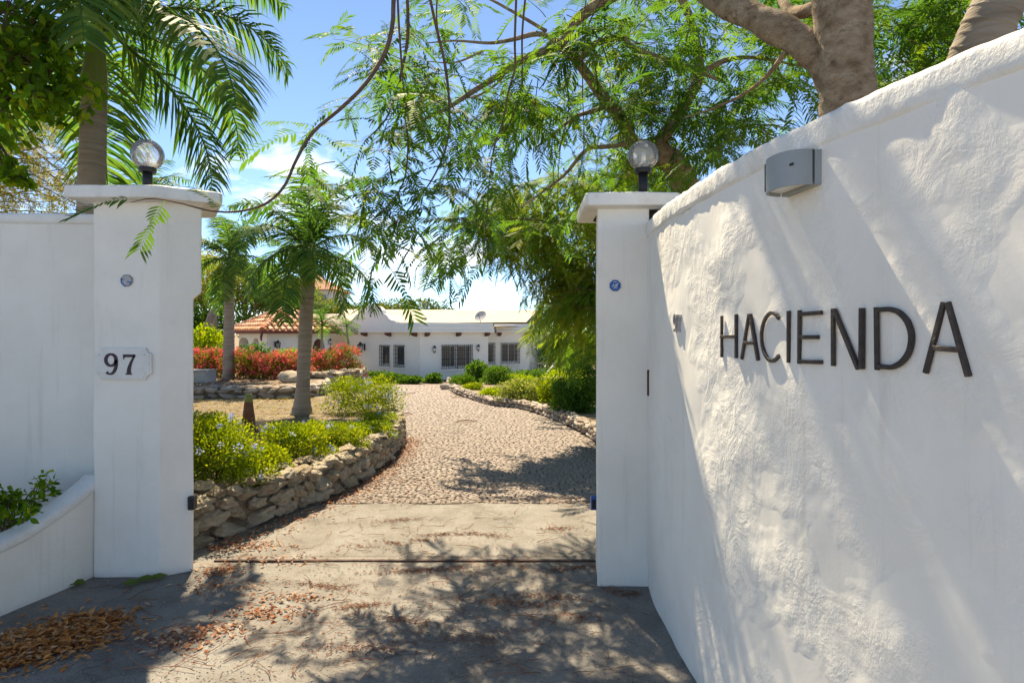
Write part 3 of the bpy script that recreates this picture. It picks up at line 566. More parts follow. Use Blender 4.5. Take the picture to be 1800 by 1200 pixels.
# ------------------------------------------------------------------ rubble walls
def ico(level):
    import bmesh
    bm = bmesh.new(); bmesh.ops.create_icosphere(bm, subdivisions=level, radius=1); V = np.array([v.co[:] for v in bm.verts]); Fc = np.array([[v.index for v in f.verts] for f in bm.faces]); bm.free(); return V, Fc
IV2, IF2 = ico(3); IV1, IF1 = ico(2)
def rock(seed, level, blocky=.55, rough=.22):
    V, Fc = (IV2, IF2) if level == 2 else (IV1, IF1); V = V.copy()
    V = V / (np.abs(V).max(1, keepdims=True) ** blocky)
    r = np.random.RandomState(seed)
    for _ in range(10):                                        # planes chipped off
        n_ = unit(r.normal(size=3)); d = r.uniform(.62, .95); s_ = V @ n_; V = V - np.maximum(0, s_ - d)[:, None] * n_
    o_ = r.uniform(0, 50, 3)
    D = np.array([mnoise.noise(Vector(v * 1.7 + o_)) * rough + .5 * rough * mnoise.noise(Vector(v * 4.3 + o_)) + (.28 * rough * mnoise.noise(Vector(v * 9 + o_)) if level == 2 else 0) for v in V])
    return V * (1 + D)[:, None] * .5, Fc
def rockmeshes(n, mat, level, name, s0=0, **k):
    out = []
    for i in range(n):
        V, Fc = rock(s0 + i, level, **k); me = Geo().add(V, Fc, .5).mesh(name, smooth=(level == 1)); me.materials.append(mat); out.append(me)
    return out
RK = rockmeshes(11, MT['stone'], 2, 'stone', 10, blocky=.45, rough=.42); RKs = rockmeshes(8, MT['brickstone'], 1, 'stone', 40, blocky=.75, rough=.14)
def pathpts(P, step=.02):
    P = np.asarray(P, float); d = np.concatenate([[0], np.cumsum(np.linalg.norm(np.diff(P, axis=0), axis=1))]); s = np.arange(0, d[-1], step)
    return s, np.stack([np.interp(s, d, P[:, 0]), np.interp(s, d, P[:, 1])], 1)
def rubble_wall(P, h, zf, depth, rows, L, label, cat, name, meshes, side, mat_core, group=None, top=True, seed=1, hj=.03):
    """side: +1 when the visible face looks along (Ty,-Tx)"""
    R = random.Random(seed); Ps = spline(P, 200); s, C = pathpts(Ps); T = unit(np.gradient(C, axis=0)); N = np.stack([T[:, 1], -T[:, 0]], 1) * side
    c0 = C[len(C) // 2]; t = thing(name, (c0[0], c0[1], float(zf(c0[1]))), label, cat, group)
    V = []
    for c, n_ in zip(C[::4], N[::4]):
        z = float(zf(c[1])); a = c - n_ * .035; b = c - n_ * depth
        V += [(a[0], a[1], z - .1), (a[0], a[1], z + h - .04), (b[0], b[1], z + h - .05), (b[0], b[1], z - .1)]
    put('core', Geo().grid(np.array(V), len(C[::4]), 4), mat_core, t)
    S = s[-1]; rh = h / rows
    for r in range(rows):
        u = R.uniform(0, .1)
        while u < S:
            l = R.uniform(*L) * (1.15 if r == 0 else 1); i = min(len(s) - 1, int((u + l / 2) / .02)); c, n_, tt = C[i], N[i], T[i]
            z = float(zf(c[1])) + rh * (r + .5) + R.uniform(-1, 1) * rh * .16; hgt = rh * R.uniform(.92, 1.3); dp = R.uniform(.15, .22) * (L[1] / .3) ** .5
            p = c - n_ * (dp * .32 - R.uniform(-.01, .03))
            inst('stone', R.choice(meshes), (p[0], p[1], z), (R.uniform(-.2, .2), R.uniform(-.25, .25), math.atan2(tt[1], tt[0]) + R.uniform(-.2, .2) + R.choice((0, math.pi))), (l * 1.03, dp, hgt), t)
            u += l * .94
    if top:
        for off in (.06, depth - .06):
            u = R.uniform(0, .1)
            while u < S:
                l = R.uniform(*L) * .95; i = min(len(s) - 1, int((u + l / 2) / .02)); c, n_, tt = C[i], N[i], T[i]; p = c - n_ * (off + R.uniform(-.02, .02))
                inst('stone', R.choice(meshes), (p[0], p[1], float(zf(c[1])) + h + R.uniform(-.04, hj)), (R.uniform(-.2, .2), R.uniform(-.15, .15), math.atan2(tt[1], tt[0]) + R.uniform(-.5, .5)), (l * 1.1, depth * .62, rh * R.uniform(.55, .85)), t); u += l * .96
    return t
rubble_wall(PATH_L[:10], .40, lambda y: gz(y) - .01, .30, 3, (.15, .34), 'rough tan coral-stone retaining wall curving along the left of the drive', 'stone wall', 'retaining_wall', RK, 1, MT['mortar'], seed=3)
rubble_wall([(-1.55 + p[0] * 0 + 0, 0) for p in []] or PATH_R[2:9], .20, lambda y: gz(y) - .01, .22, 2, (.14, .26), 'low pinkish stone edging curving along the right of the drive', 'stone edging', 'stone_edging', RKs, -1, MT['mortar'], seed=5, hj=.02)
rubble_wall([(-13.5, 14.45), (-8, 14.5), (-6.4, 14.5), (-5.2, 14.6), (-4.9, 15.5), (-5.1, 16.8)], .27, lambda y: zbed(14.5) - .02, .3, 2, (.2, .45), 'low straight stone terrace wall behind the orange cone', 'terrace wall', 'terrace_wall', RKs, 1, MT['mortar'], seed=6)
rubble_wall([(-6.1, 17.2), (-5.3, 17.4), (-4.7, 18.2), (-4.75, 19.5)], .36, lambda y: TZ - .22, .35, 2, (.2, .42), 'rubble stone border below the red bougainvillea beside the near palm', 'stone border', 'stone_border', RK, 1, MT['mortar'], seed=8)
V, Fc = rock(77, 2, .3, .16); me = Geo().add(V, Fc, .4).mesh('boulder', smooth=True); me.materials.append(MT['stone']); p = G(510, 675, TZ - float(gz(16)) * 0 + .0)
b = bpy.data.objects.new('boulder', me); COL.objects.link(b); b.location = (-5.95, 16.0, TZ + .10); b.scale = (.62, .5, .42); tag(b, 'pale rounded boulder on the terrace beside the thick palm trunk', 'boulder')
x, y = -8.35, 16.0; t = thing('concrete_block', (x, y, TZ), 'square grey concrete block at the pillar edge on the terrace', 'block')
put('block', Geo().cbox((x, y, TZ + .14), .62, .5, .34), MT['cement'], t, bevel=.012); put('lid', Geo().cbox((x, y, TZ + .325), .66, .54, .03), MT['cement'], t, bevel=.006)
# steel-grey stones at the far mouth of the drive: a single loose kerb stone
V, Fc = rock(91, 1, .8, .1); me = Geo().add(V, Fc, .2).mesh('kerb_stone', smooth=True); me.materials.append(MT['brickstone']); p = G(784, 684)
b = bpy.data.objects.new('kerb_stone', me); COL.objects.link(b); b.location = (p[0], p[1], p[2] + .08); b.scale = (.48, .3, .3); tag(b, 'square reddish kerb stone ending the stone edging by the house', 'kerb stone')
# ------------------------------------------------------------------ traffic cone
c = G(437, 768, BED); x, y, z = c; h = .60
t = thing('traffic_cone', (x, y, z), 'weathered brown traffic cone with a mossy tip among the blue flowers', 'traffic cone')
put('body', Geo().lathe([(.135, -.02), (.13, .06), (.115, .13), (.098, .14), (.055, h - .11)], (x, y, z), 20), MT['cone'], t, smooth=True)
put('tip', Geo().lathe([(.056, h - .11), (.045, h - .02), (.036, h), (.0, h)], (x, y, z), 16), MT['lichen'], t, smooth=True)
put('sleeve', Geo().lathe([(.1, .16), (.094, .165), (.079, .30), (.084, .30)], (x, y, z), 20), MT['cone'], t)
put('base', Geo().cbox((x, y, z - .01), .32, .32, .04), MT['cone'], t, bevel=.01)

# ------------------------------------------------------------------ the house
def frame2(A, B):
    A, B = np.asarray(A, float), np.asarray(B, float); L = np.linalg.norm(B - A); U = np.array([*((B - A) / L), 0]); N = np.array([U[1], -U[0], 0])
    return np.array([*A, 0]), U, N, L
def uhit(A, B, px):
    A, B = np.asarray(A, float), np.asarray(B, float); k = (px - CX) / F; d = B - A; s = (k * A[1] - A[0]) / (d[0] - k * d[1]); return s * np.linalg.norm(d), A + d * s
def facade(A, B, z0, z1, holes, thick=.22, rec=.22):
    """holes: (u0,u1,za,zb,arch rise); wall face with reveals; openings are real"""
    o, U, N, L = frame2(A, B); g = Geo(); br = {0., L}
    for h in holes:
        if h[4] > 0: br |= set(np.linspace(h[0], h[1], 11))
        else: br |= {h[0], h[1]}
    br = sorted(br); P = lambda u, z, d=0.: o + U * u + Z3 * z - N * d
    topz = lambda h, u: h[3] + (h[4] * math.sqrt(max(0, 1 - ((u - (h[0] + h[1]) / 2) / ((h[1] - h[0]) / 2)) ** 2)) if h[4] > 0 else 0)
    for a, b in zip(br[:-1], br[1:]):
        m = (a + b) / 2; hs = sorted([h for h in holes if h[0] < m < h[1]], key=lambda h: h[2]); la = lb = z0
        for h in hs:
            if h[2] > la + 1e-6: g.add([P(a, la), P(b, lb), P(b, h[2]), P(a, h[2])], [[0, 1, 2, 3]])
            ta, tb = topz(h, a), topz(h, b)
            g.add([P(a, ta), P(b, tb), P(b, tb, rec), P(a, ta, rec)], [[0, 1, 2, 3]]); g.add([P(a, h[2]), P(b, h[2]), P(b, h[2], rec), P(a, h[2], rec)], [[0, 3, 2, 1]]); la, lb = ta, tb
        g.add([P(a, la), P(b, lb), P(b, z1), P(a, z1)], [[0, 1, 2, 3]])
    for h in holes:
        for u in (h[0], h[1]): g.add([P(u, h[2]), P(u, h[3]), P(u, h[3], rec), P(u, h[2], rec)], [[0, 1, 2, 3]])
    return g
HB = -.62
Aq = np.array([*at(598, 600, 32.0)[:2]]); Cq = np.array([*at(738, 600, 29.0)[:2]]); Dq = np.array([*at(858, 600, 31.0)[:2]]); Eq = np.array([*at(856, 600, 33.0)[:2]]); Eq2 = np.array([*at(929, 600, 33.6)[:2]])
EV = 1.77; CT_ = 2.26
house = thing('hacienda_house', (*Cq, HB), 'long low white house with cornice and barred windows at the drive end', 'house')
def zpx(py, P): return H - (py - CY) / F * P[1]
def rects(A, B, lst):
    out = []
    for x0, x1, y0, y1 in lst:
        u0, p0 = uhit(A, B, x0); u1, p1 = uhit(A, B, x1); m = (p0 + p1) / 2; out.append((u0, u1, zpx(y1, m), zpx(y0, m), 0))
    return out
hl = rects(Aq, Cq, [(669, 684.5, 607, 641), (694.5, 710.5, 607, 643)]); hr = rects(Cq, Dq, [(777, 802, 606.5, 646), (805, 829, 606.5, 645)]); he = rects(Eq, Eq2, [(857, 869, 603, 638), (881.5, 912, 603, 637)])
for (A, B, hs) in ((Aq, Cq, hl), (Cq, Dq, hr), (Eq, Eq2, he)): put('wall', facade(A, B, HB, EV + .3, hs), MT['house'], house)
# returns and far sides
Gq = np.array([Eq2[0] + 1.5, 41.]); Hq = np.array([Aq[0] - 2.5, 41.])
for A, B in ((Dq, Eq), (Eq2, Gq), (Hq, Aq)): put('wall', facade(A, B, HB, EV + .3, []), MT['house'], house)
def window(A, B, h, mull, nb):
    o, U, N, L = frame2(A, B); u0, u1, za, zb, _ = h; P = lambda u, z, d: o + U * u + Z3 * z + N * d; g = Geo(); w = u1 - u0; fr = .06
    bx = lambda ua, ub, z_a, z_b, d0, d1, G_: G_.box(P(ua, z_a, d0), U * (ub - ua), N * (d1 - d0), Z3 * (z_b - z_a))
    for q in ((u0, u0 + fr, za, zb), (u1 - fr, u1, za, zb), (u0 + fr, u1 - fr, za, za + fr), (u0 + fr, u1 - fr, zb - fr, zb)): bx(*q, -.17, -.12, g)
    for m in mull: bx(u0 + w * m - .022, u0 + w * m + .022, za + fr, zb - fr, -.168, -.122, g)
    wo_ = put('window', g, MT['frame_w'], house)
    ed_ = [0] + list(mull) + [1]
    for a, b in zip(ed_[:-1], ed_[1:]):
        g = Geo(); bx(u0 + w * a + .01, u0 + w * b - .01, za + .01, zb - .01, -.16, -.145, g); put('pane', g, MT['pane'], wo_)
    g = Geo()                                                   # louvre slats behind the bars
    g2 = Geo()
    for i in range(nb + 1): u = u0 - .03 + (w + .06) * i / nb; bx(u - .009, u + .009, za - .06, zb + .02, .045, .067, g2)
    for z in np.linspace(za - .04, zb + .0, 6): bx(u0 - .05, u1 + .05, z - .009, z + .009, .042, .070, g2)
    for u in (u0 - .03, u1 + .03):
        for z in (za - .02, zb - .02): bx(u - .01, u + .01, z - .01, z + .01, -.01, .045, g2)
    put('grille', g2, MT['black'], wo_)
    g3 = Geo(); bx(u0 - .04, u1 + .04, za - .17, za - .085, -.01, .075, g3); put('sill', g3, MT['house'], wo_, bevel=.02)
window(Aq, Cq, hl[0], [], 5); window(Aq, Cq, hl[1], [], 5); window(Cq, Dq, hr[0], [.68], 7); window(Cq, Dq, hr[1], [.68], 7); window(Eq, Eq2, he[0], [], 3); window(Eq, Eq2, he[1], [.42, .78], 7)
def shutter_rows(A, B, h):
    o, U, N, L = frame2(A, B); g = Geo(); w = h[1] - h[0]
    for z in np.arange(h[2] + .06, h[3] - .05, .085): g.box(o + U * (h[0] + .05) + Z3 * z - N * .14, U * w * .58, N * .018 + Z3 * .0, Z3 * .03)
    put('louvre', g, MT['rail_w'], house)
shutter_rows(Cq, Dq, hr[0]); shutter_rows(Cq, Dq, hr[1])
# cornice: stepped moulding following the bent front
def mould(path, prof, name, mat, parent):
    P = np.asarray(path, float); n = len(P); V = []
    for i in range(n):
        d0 = unit(P[i] - P[i - 1]) if i else unit(P[1] - P[0]); d1 = unit(P[i + 1] - P[i]) if i < n - 1 else d0; n0 = np.array([d0[1], -d0[0]]); n1 = np.array([d1[1], -d1[0]]); m = unit(n0 + n1); m = m / max(.4, np.dot(m, n0))
        V += [(P[i][0] + m[0] * d, P[i][1] + m[1] * d, z) for d, z in prof]
    return put(name, Geo().grid(np.array(V), n, len(prof)), mat, parent)
CP = [(0.0, EV), (.24, EV), (.24, EV + .13), (.18, EV + .14), (.18, EV + .29), (.10, EV + .30), (.10, CT_), (-.3, CT_), (-.3, EV + .2)]
mould([Aq + unit(Aq - Cq) * .2, Cq, Dq + unit(Dq - Cq) * .25], CP, 'cornice', MT['house'], house); mould([Dq + unit(Dq - Cq) * .25, Eq], CP, 'cornice', MT['house'], house); mould([Eq - unit(Eq2 - Eq) * .3, Eq2, Gq], CP, 'cornice', MT['house'], house)
def corbel(A, B, px, zt):
    o, U, N, L = frame2(A, B); u, _ = uhit(A, B, px); g = Geo(); pr = [(0, 0), (.34, 0), (.34, -.07), (.26, -.13), (.14, -.17), (0, -.19)]; n = len(pr); V = [o + U * (u + s_) + N * d + Z3 * (zt + z) for s_ in (-.08, .08) for d, z in pr]
    g.add(V, [[i, (i + 1) % n, n + (i + 1) % n, n + i] for i in range(n)]); g.more([list(range(n))]); b_ = g.n - 2 * n; g.ch.append((np.zeros((0, 3)), np.array([[b_ + n + i for i in range(n)][::-1]]), np.zeros(0))); put('corbel', g, MT['wood'], house)
for px in (604, 644, 686, 731.5): corbel(Aq, Cq, px, EV - .005)
for px in (749, 804, 854): corbel(Cq, Dq, px, EV - .005)
corbel(Eq, Eq2, 877, EV - .005)
# curved parapet gable
o, U, N, L = frame2(Aq, Cq); ua, _ = uhit(Aq, Cq, 611); ub, _ = uhit(Aq, Cq, 697); W_ = ub - ua; um = (ua + ub) / 2; hg = .92
half = [(.50, 0), (.50, .30), (.42, .32), (.36, .42), (.32, .55), (.29, .60), (.25, .62)] + [(.25 * math.cos(a), .62 + .38 * math.sin(a)) for a in np.linspace(.35, 1.57, 7)]
sil = [(-x, z) for x, z in half] + [(x, z) for x, z in half[::-1][1:]]
P2 = [(um + x * W_, CT_ - .25 + z * (hg + .25)) for x, z in sil]; n = len(P2); g = Geo(); V = [o + U * u + Z3 * z + N * d for d in (.06, -.22) for u, z in P2]
g.add(V, [[i, (i + 1) % n, n + (i + 1) % n, n + i] for i in range(n)]); g.more([list(range(n))]); b_ = g.n - 2 * n; g.ch.append((np.zeros((0, 3)), np.array([[b_ + n + i for i in range(n)][::-1]]), np.zeros(0))); gab = put('parapet_gable', g, MT['house'], house)
g = Geo(); q = o + U * (um + .03) + N * .075; g.tube([q + Z3 * (CT_ + .30), q + Z3 * (CT_ + .48), q + Z3 * (CT_ + .56) + U * .05, q + Z3 * (CT_ + .52) + U * .10], .022, 6); g.tube([q + Z3 * (CT_ + .36) + U * -.07, q + Z3 * (CT_ + .36) + U * .05], .018, 6); put('wall_anchor', g, MT['rust'], gab)
# low pitched buff roof behind the parapet
g = Geo(); r0, r1 = at(640, 568, 33.2), at(930, 568, 34.8); t0, t1 = at(600, 543.5, 39), at(945, 545, 39); g.add([(Aq[0] + .1, 32.6, 2.1), (Cq[0], 29.4, 2.1), (Dq[0], 31.4, 2.1), (Eq2[0], 34, 2.1), (t1[0], 39, t1[2]), (t0[0], 39, t0[2])], [[0, 1, 2, 3, 4, 5]])
g.add([r0, at(925, 566, 33.8), t1, t0], [[0, 1, 2, 3]]); g.add([t0, t1, (t1[0] + 1, 45, 2.2), (t0[0] - 1, 45, 2.2)], [[0, 1, 2, 3]]); put('roof', g, MT['roof_flat'], house)
g = Geo(); c = at(747, 562, 34.2); g.cbox((c[0], c[1], c[2] + .03), .2, .2, .2); put('roof_vent', g, MT['cement'], house)
# pavilion with a tiled hip roof
pN = np.array([-11.30, 27.0]); pLf = np.array([-14.25, 30.0]); pRt = np.array([-8.50, 29.65]); pBk = pLf + pRt - pN; cen = (pLf + pRt) / 2; EZ, AZ = 1.86, 2.98
pav = thing('tiled_pavilion', (*pN, HB), 'white pavilion with red barrel-tile hip roof left of the house', 'pavilion')
ins = lambda p: p + unit(cen - p) * .55
a_, b_, c_, d_ = ins(pLf), ins(pN), ins(pRt), ins(pBk)
u0, m0 = uhit(a_, b_, 420); u1, _ = uhit(a_, b_, 437.5); u2, _ = uhit(a_, b_, 444.5); u3, _ = uhit(a_, b_, 455)
put('wall', facade(a_, b_, HB, EZ + .05, [(u0, u1, HB + .3, 1.22, .30), (u2, u3, .05, 1.28, .22)], rec=.4), MT['house'], pav)
u4, mm = uhit(b_, c_, 550); u5, _ = uhit(b_, c_, 571)
put('wall', facade(b_, c_, HB, EZ + .05, [(u4, u5, HB, 1.05, .42)], rec=.3), MT['house'], pav); put('wall', facade(c_, d_, HB, EZ, []), MT['house'], pav); put('wall', facade(d_, a_, HB, EZ, [(.6, 2.0, HB + .3, 1.2, .3)]), MT['house'], pav)
o, U, N, L = frame2(b_, c_); g = Geo()
for k in range(2): uu = u4 + (u5 - u4) * k / 2; g.box(o + U * (uu + .01) + Z3 * HB - N * .2, U * ((u5 - u4) / 2 - .02), N * .06, Z3 * (1.45 - HB))
dr = put('door', g, MT['wood'], pav); put('door_panel', Geo().box(o + U * (u4 + .10) + Z3 * .2 - N * .139, U * .16, N * .012, Z3 * .9), MT['pane'], dr)
uc, _ = uhit(b_, c_, 526); g = Geo().box(o + U * uc + Z3 * HB - N * .02, U * .62, N * .14, Z3 * (EZ - HB - .02)); put('pilaster', g, MT['cream'], pav); put('pilaster_band', Geo().box(o + U * (uc - .03) + Z3 * 1.30 - N * .02, U * .68, N * .17, Z3 * .09), MT['cream'], pav)
# tiles: one barrel tile after another up each slope
tile_a = np.linspace(0, math.pi, 6)
def slope(P0, P1, apex, g):
    P0 = np.array([*P0, EZ]); P1 = np.array([*P1, EZ]); Lh_ = np.linalg.norm(P1 - P0); U = (P1 - P0) / Lh_; A = np.array([*apex, AZ]); ua = np.dot(A - P0, U); up = A - (P0 + U * ua); S = np.linalg.norm(up); Vv = up / S; Nn = unit(np.cross(U, Vv)); Nn = Nn if Nn[2] > 0 else -Nn
    g.add([P0 - Nn * .03, P1 - Nn * .03, A - Nn * .03], [[0, 1, 2]], .2); w = .29; tl = .40
    for i in range(int(Lh_ / w)):
        u = (i + .5) * w; smax = S * min(u / ua, (Lh_ - u) / (Lh_ - ua)); k = 0
        while k * tl < smax - .05:
            s0, s1 = k * tl - .03, min((k + 1) * tl, smax); vv = random.random(); Q = []
            for s_, r, lift in ((s0, .118, .05), (s1, .092, .0)): Q += [P0 + U * (u + r * math.cos(a)) + Vv * s_ + Nn * (lift + r * .75 * math.sin(a)) for a in tile_a]
            g.add(Q, [[j, j + 1, 7 + j, 6 + j] for j in range(5)], vv); g.add(Q[:6], [[0, 1, 2, 3, 4, 5]], vv); k += 1
tiles = Geo()
for P0, P1 in ((pLf, pN), (pN, pRt), (pRt, pBk), (pBk, pLf)): slope(P0, P1, cen, tiles)
rf = put('roof_tiles', tiles, MT['terracotta'], pav, kind='stuff')
for P0 in (pN, pLf, pRt, pBk):
    a3, b3 = np.array([*P0, EZ + .05]), np.array([*cen, AZ + .05]); g = Geo(); n = 12
    for k in range(n): g.tube([lerp(a3, b3, k / n), lerp(a3, b3, (k + 1.12) / n)], [.125, .10], 8, random.random())
    put('hip_tiles', g, MT['terracotta'], pav)
mould([pLf, pN, pRt], [(-.02, EZ - .14), (.03, EZ - .14), (.03, EZ - .005), (-.02, EZ + .0), (-.5, EZ - .02), (-.5, EZ - .13)], 'fascia', MT['fascia'], pav)
g = Geo(); q = np.array([*pN, EZ - .12]); g.tube([q + (0, 0, .02), q + (-.02, -.06, -.22), q + (-.02, -.02, -.34)], [.06, .05, .03], 6); put('rain_spout', g, MT['wood'], pav)
# linking tiled roof between pavilion and house
g = Geo(); q0, q1 = at(560, 566, 31.5), at(600, 575, 31.6); g.add([at(540, 552, 34), at(604, 551, 34), at(622, 570, 33), at(560, 575, 33)], [[0, 1, 2, 3]]); g.add([at(540, 552, 34), at(604, 551, 34), at(604, 600, 36), at(540, 600, 36)], [[0, 3, 2, 1]])
link = thing('connecting_roof', at(580, 575, 33), 'pale tiled roof slope between the pavilion and the house', 'roof'); put('slope', g, MT['roof_flat'], link)
put('wall', Geo().box((at(575, 600, 31.2)[0], 31.2, HB), (1.3, .9, 0), (0, .2, 0), (0, 0, EZ - HB + .1)), MT['cream'], link)
# lanterns and sconces
def lantern(A, B, px, py0, py1, label, big=True):
    o, U, N, L = frame2(A, B); u, p = uhit(A, B, px); zt, zb = zpx(py0, p), zpx(py1, p); c = o + U * u + N * (.32 if big else .13); h = zt - zb; r = h * (.26 if big else .22)
    t = thing('wall_lantern', (c[0], c[1], zb), label, 'lantern', 'lanterns on the house front'); x, y = c[0], c[1]; ph = math.pi / 4
    ang = [ph + i * math.pi / 3 for i in range(6)]
    g = Geo()
    for a in ang: g.tube([(x + .6 * r * math.cos(a), y + .6 * r * math.sin(a), zb + .06 * h), (x + r * math.cos(a), y + r * math.sin(a), zb + .66 * h)], .016, 5)
    g.lathe([(.0, .02 * h), (.62 * r, .03 * h), (.66 * r, .08 * h), (.55 * r, .09 * h)], (x, y, zb), 6); put('frame', g, MT['black'], t)
    put('glass', Geo().lathe([(.56 * r, .08 * h), (.94 * r, .66 * h)], (x, y, zb), 6), MT['globe'], t)
    put('lantern_roof', Geo().lathe([(1.12 * r, .65 * h), (1.1 * r, .69 * h), (.45 * r, .82 * h), (.32 * r, .90 * h), (.1 * r, .95 * h), (.0, h)], (x, y, zb), 6), MT['black'], t)
    g = Geo(); w0 = o + U * u + Z3 * (zb + .5 * h); g.tube([w0 - N * .02 + Z3 * .1 * h, w0 + N * .12 + Z3 * .28 * h, c * [1, 1, 0] + Z3 * (zb + .95 * h)], .018, 6); g.box(w0 - U * .05 - Z3 * .3 * h - N * .01, U * .1, N * .03, Z3 * .6 * h); put('bracket', g, MT['black'], t)
lantern(b_, c_, 484, 597, 613, 'black hexagonal lantern on the pavilion wall'); lantern(Aq, Cq, 641, 600, 620, 'large black hexagonal lantern left of the two narrow windows')
def sconce(A, B, px, py0, py1, label):
    o, U, N, L = frame2(A, B); u, p = uhit(A, B, px); zt, zb = zpx(py0, p), zpx(py1, p); c = o + U * u + N * .10; h = zt - zb; r = h * .2
    t = thing('wall_sconce', (c[0], c[1], zb), label, 'sconce', 'small sconces on the house front')
    put('glass', Geo().lathe([(r * .55, .22 * h), (r * .95, .45 * h), (r * .8, .68 * h)], (c[0], c[1], zb), 8), MT['frost'], t, smooth=True)
    put('finial', Geo().lathe([(0, 0), (.2 * r, .08 * h), (.7 * r, .2 * h), (.6 * r, .24 * h)], (c[0], c[1], zb), 8), MT['black'], t); put('hood', Geo().lathe([(1.05 * r, .66 * h), (.9 * r, .74 * h), (.35 * r, .88 * h), (0, h)], (c[0], c[1], zb), 8), MT['black'], t)
    g = Geo()
    for i in range(4): a = i * math.pi / 2 + .6; g.tube([(c[0] + .6 * r * math.cos(a), c[1] + .6 * r * math.sin(a), zb + .22 * h), (c[0] + r * math.cos(a), c[1] + r * math.sin(a), zb + .67 * h)], .009, 4)
    g.box(o + U * (u - .04) + Z3 * (zb + .3 * h) - N * .01, U * .08, N * .02, Z3 * .4 * h); put('cage', g, MT['black'], t)
sconce(Cq, Dq, 762.5, 606, 621, 'small black sconce left of the double barred window'); sconce(Cq, Dq, 839.5, 604, 618, 'small black sconce right of the double barred window'); sconce(b_, c_, 579, 594, 607, 'small dark sconce beside the arched pavilion door')
o, U, N, L = frame2(b_, c_); u, p = uhit(b_, c_, 580.5); tag(put('wall_plaque', Geo().box(o + U * (u - .09) + Z3 * zpx(617.5, p) - N * .01, U * .18, N * .04, Z3 * .2), MT['rust'], off=o + U * u), 'small dark square plaque beside the arched pavilion door', 'plaque')
# satellite dish
c = at(845, 556, 32.6); t = thing('satellite_dish', (c[0], c[1], 2.2), 'round grey satellite dish on the house roof under the leaves', 'satellite dish'); g = Geo()
prof = [(r, .32 * r * r) for r in np.linspace(0.02, .34, 7)]; ax = unit(np.array([-.35, -.75, .55])); R = basis(np.cross(ax, [0, 0, 1.]), ax)
tmp = Geo().lathe(prof, (0, 0, 0), 24); V = tmp.ch[0][0] @ R.T + c; g.add(V, tmp.ch[0][1]); put('dish', g, MT['fadegrey'], t, smooth=True); put('mast', Geo().tube([(c[0], c[1] + .1, 2.1), (c[0], c[1] + .08, c[2])], .025, 6), MT['greymetal'], t); put('feed_arm', Geo().tube([c + ax * .02 - Z3 * .3, c + ax * .36], .012, 5), MT['darkmetal'], t)
# patio: low wall, railing, two chairs
c = at(905, 655, 30.5); t = thing('patio_wall', (c[0], c[1], HB), 'low white patio wall right of the house', 'wall'); x1 = at(975, 655, 30.5)[0]
put('wall', Geo().box((c[0], 30.5, HB), (x1 - c[0], 0, 0), (0, .25, 0), (0, 0, zpx(655, c) - HB)), MT['house'], t, bevel=.05)
xa, xb = at(929, 640, 34)[0], at(978, 640, 34)[0]; zr = zpx(637.5, np.array([0, 34.])); zf_ = zpx(656, np.array([0, 34.])); t = thing('patio_railing', (xa, 34, zf_), 'brown slatted patio railing beside the house corner', 'railing')
for z in (zr - .05, zf_ + .1): put('rail', Geo().box((xa, 34, z), (xb - xa, 0, 0), (0, .06, 0), (0, 0, .06)), MT['rail_w'], t)
for x in np.arange(xa, xb, .14): put('baluster', Geo().box((x, 34.01, zf_), (.035, 0, 0), (0, .04, 0), (0, 0, zr - zf_ - .06)), MT['rail_w'], t)
for k, (px, lab) in enumerate(((942, 'white patio lounge chair nearer the house corner behind the railing'), (955, 'white patio lounge chair farther from the house behind the railing'))):
    c = at(px, 655, 33.2); t = thing('patio_chair', (c[0], c[1], zf_), lab, 'chair', 'patio chairs')
    g = Geo().box(c + (-.25, 0, -.02), (.5, .1, .05), (0, .45, 0), (0, 0, .06)); put('seat', g, MT['frame_w'], t); put('backrest', Geo().box(c + (.2, 0, .0), (.35, 0, .42), (0, .45, 0), (.04, 0, -.04)), MT['frame_w'], t)
    for dx in (-.2, .2):
        for dy in (.03, .4): put('leg', Geo().cbox((c[0] + dx, c[1] + dy, c[2] - .12), .05, .05, .24), MT['frame_w'], t)
# far cream villa on the rise behind the trees
vx0, vx1 = at(487, 0, 58)[0], at(584, 0, 58)[0]; zt = zpx(509, np.array([0, 58.])); t = thing('far_villa', (vx0, 58, -1), 'cream villa with pinkish tiled roof behind the palms', 'house')
put('wall', Geo().box((vx0, 58, -1), (vx1 - vx0 - .2, 0, 0), (0, 6, 0), (0, 0, zt + 1)), MT['farwall'], t); cx = (vx0 + vx1) / 2
put('roof', Geo().add([(vx0 - .6, 57.4, zt), (vx1 + .4, 57.4, zt), (vx1 + .4, 64.6, zt), (vx0 - .6, 64.6, zt), (cx - .9, 61, zt + 1.7), (cx + .3, 61, zt + 1.7)], [[0, 1, 5, 4], [2, 3, 4, 5]]).add([(vx0 - .6, 57.4, zt), (cx - .9, 61, zt + 1.7), (vx0 - .6, 64.6, zt), (vx1 + .4, 57.4, zt), (vx1 + .4, 64.6, zt), (cx + .3, 61, zt + 1.7)], [[0, 1, 2], [3, 4, 5]]).add([(vx0 - .6, 57.4, zt - .01), (vx1 + .4, 57.4, zt - .01), (vx1 + .4, 64.6, zt - .01), (vx0 - .6, 64.6, zt - .01)], [[0, 3, 2, 1]]), MT['farroof'], t)
for x in (vx1 - 1.2, vx1 - 3.2): put('window', Geo().box((x, 57.97, zt - 1.6), (.6, 0, 0), (0, .1, 0), (0, 0, 1.1)), MT['pane'], t)
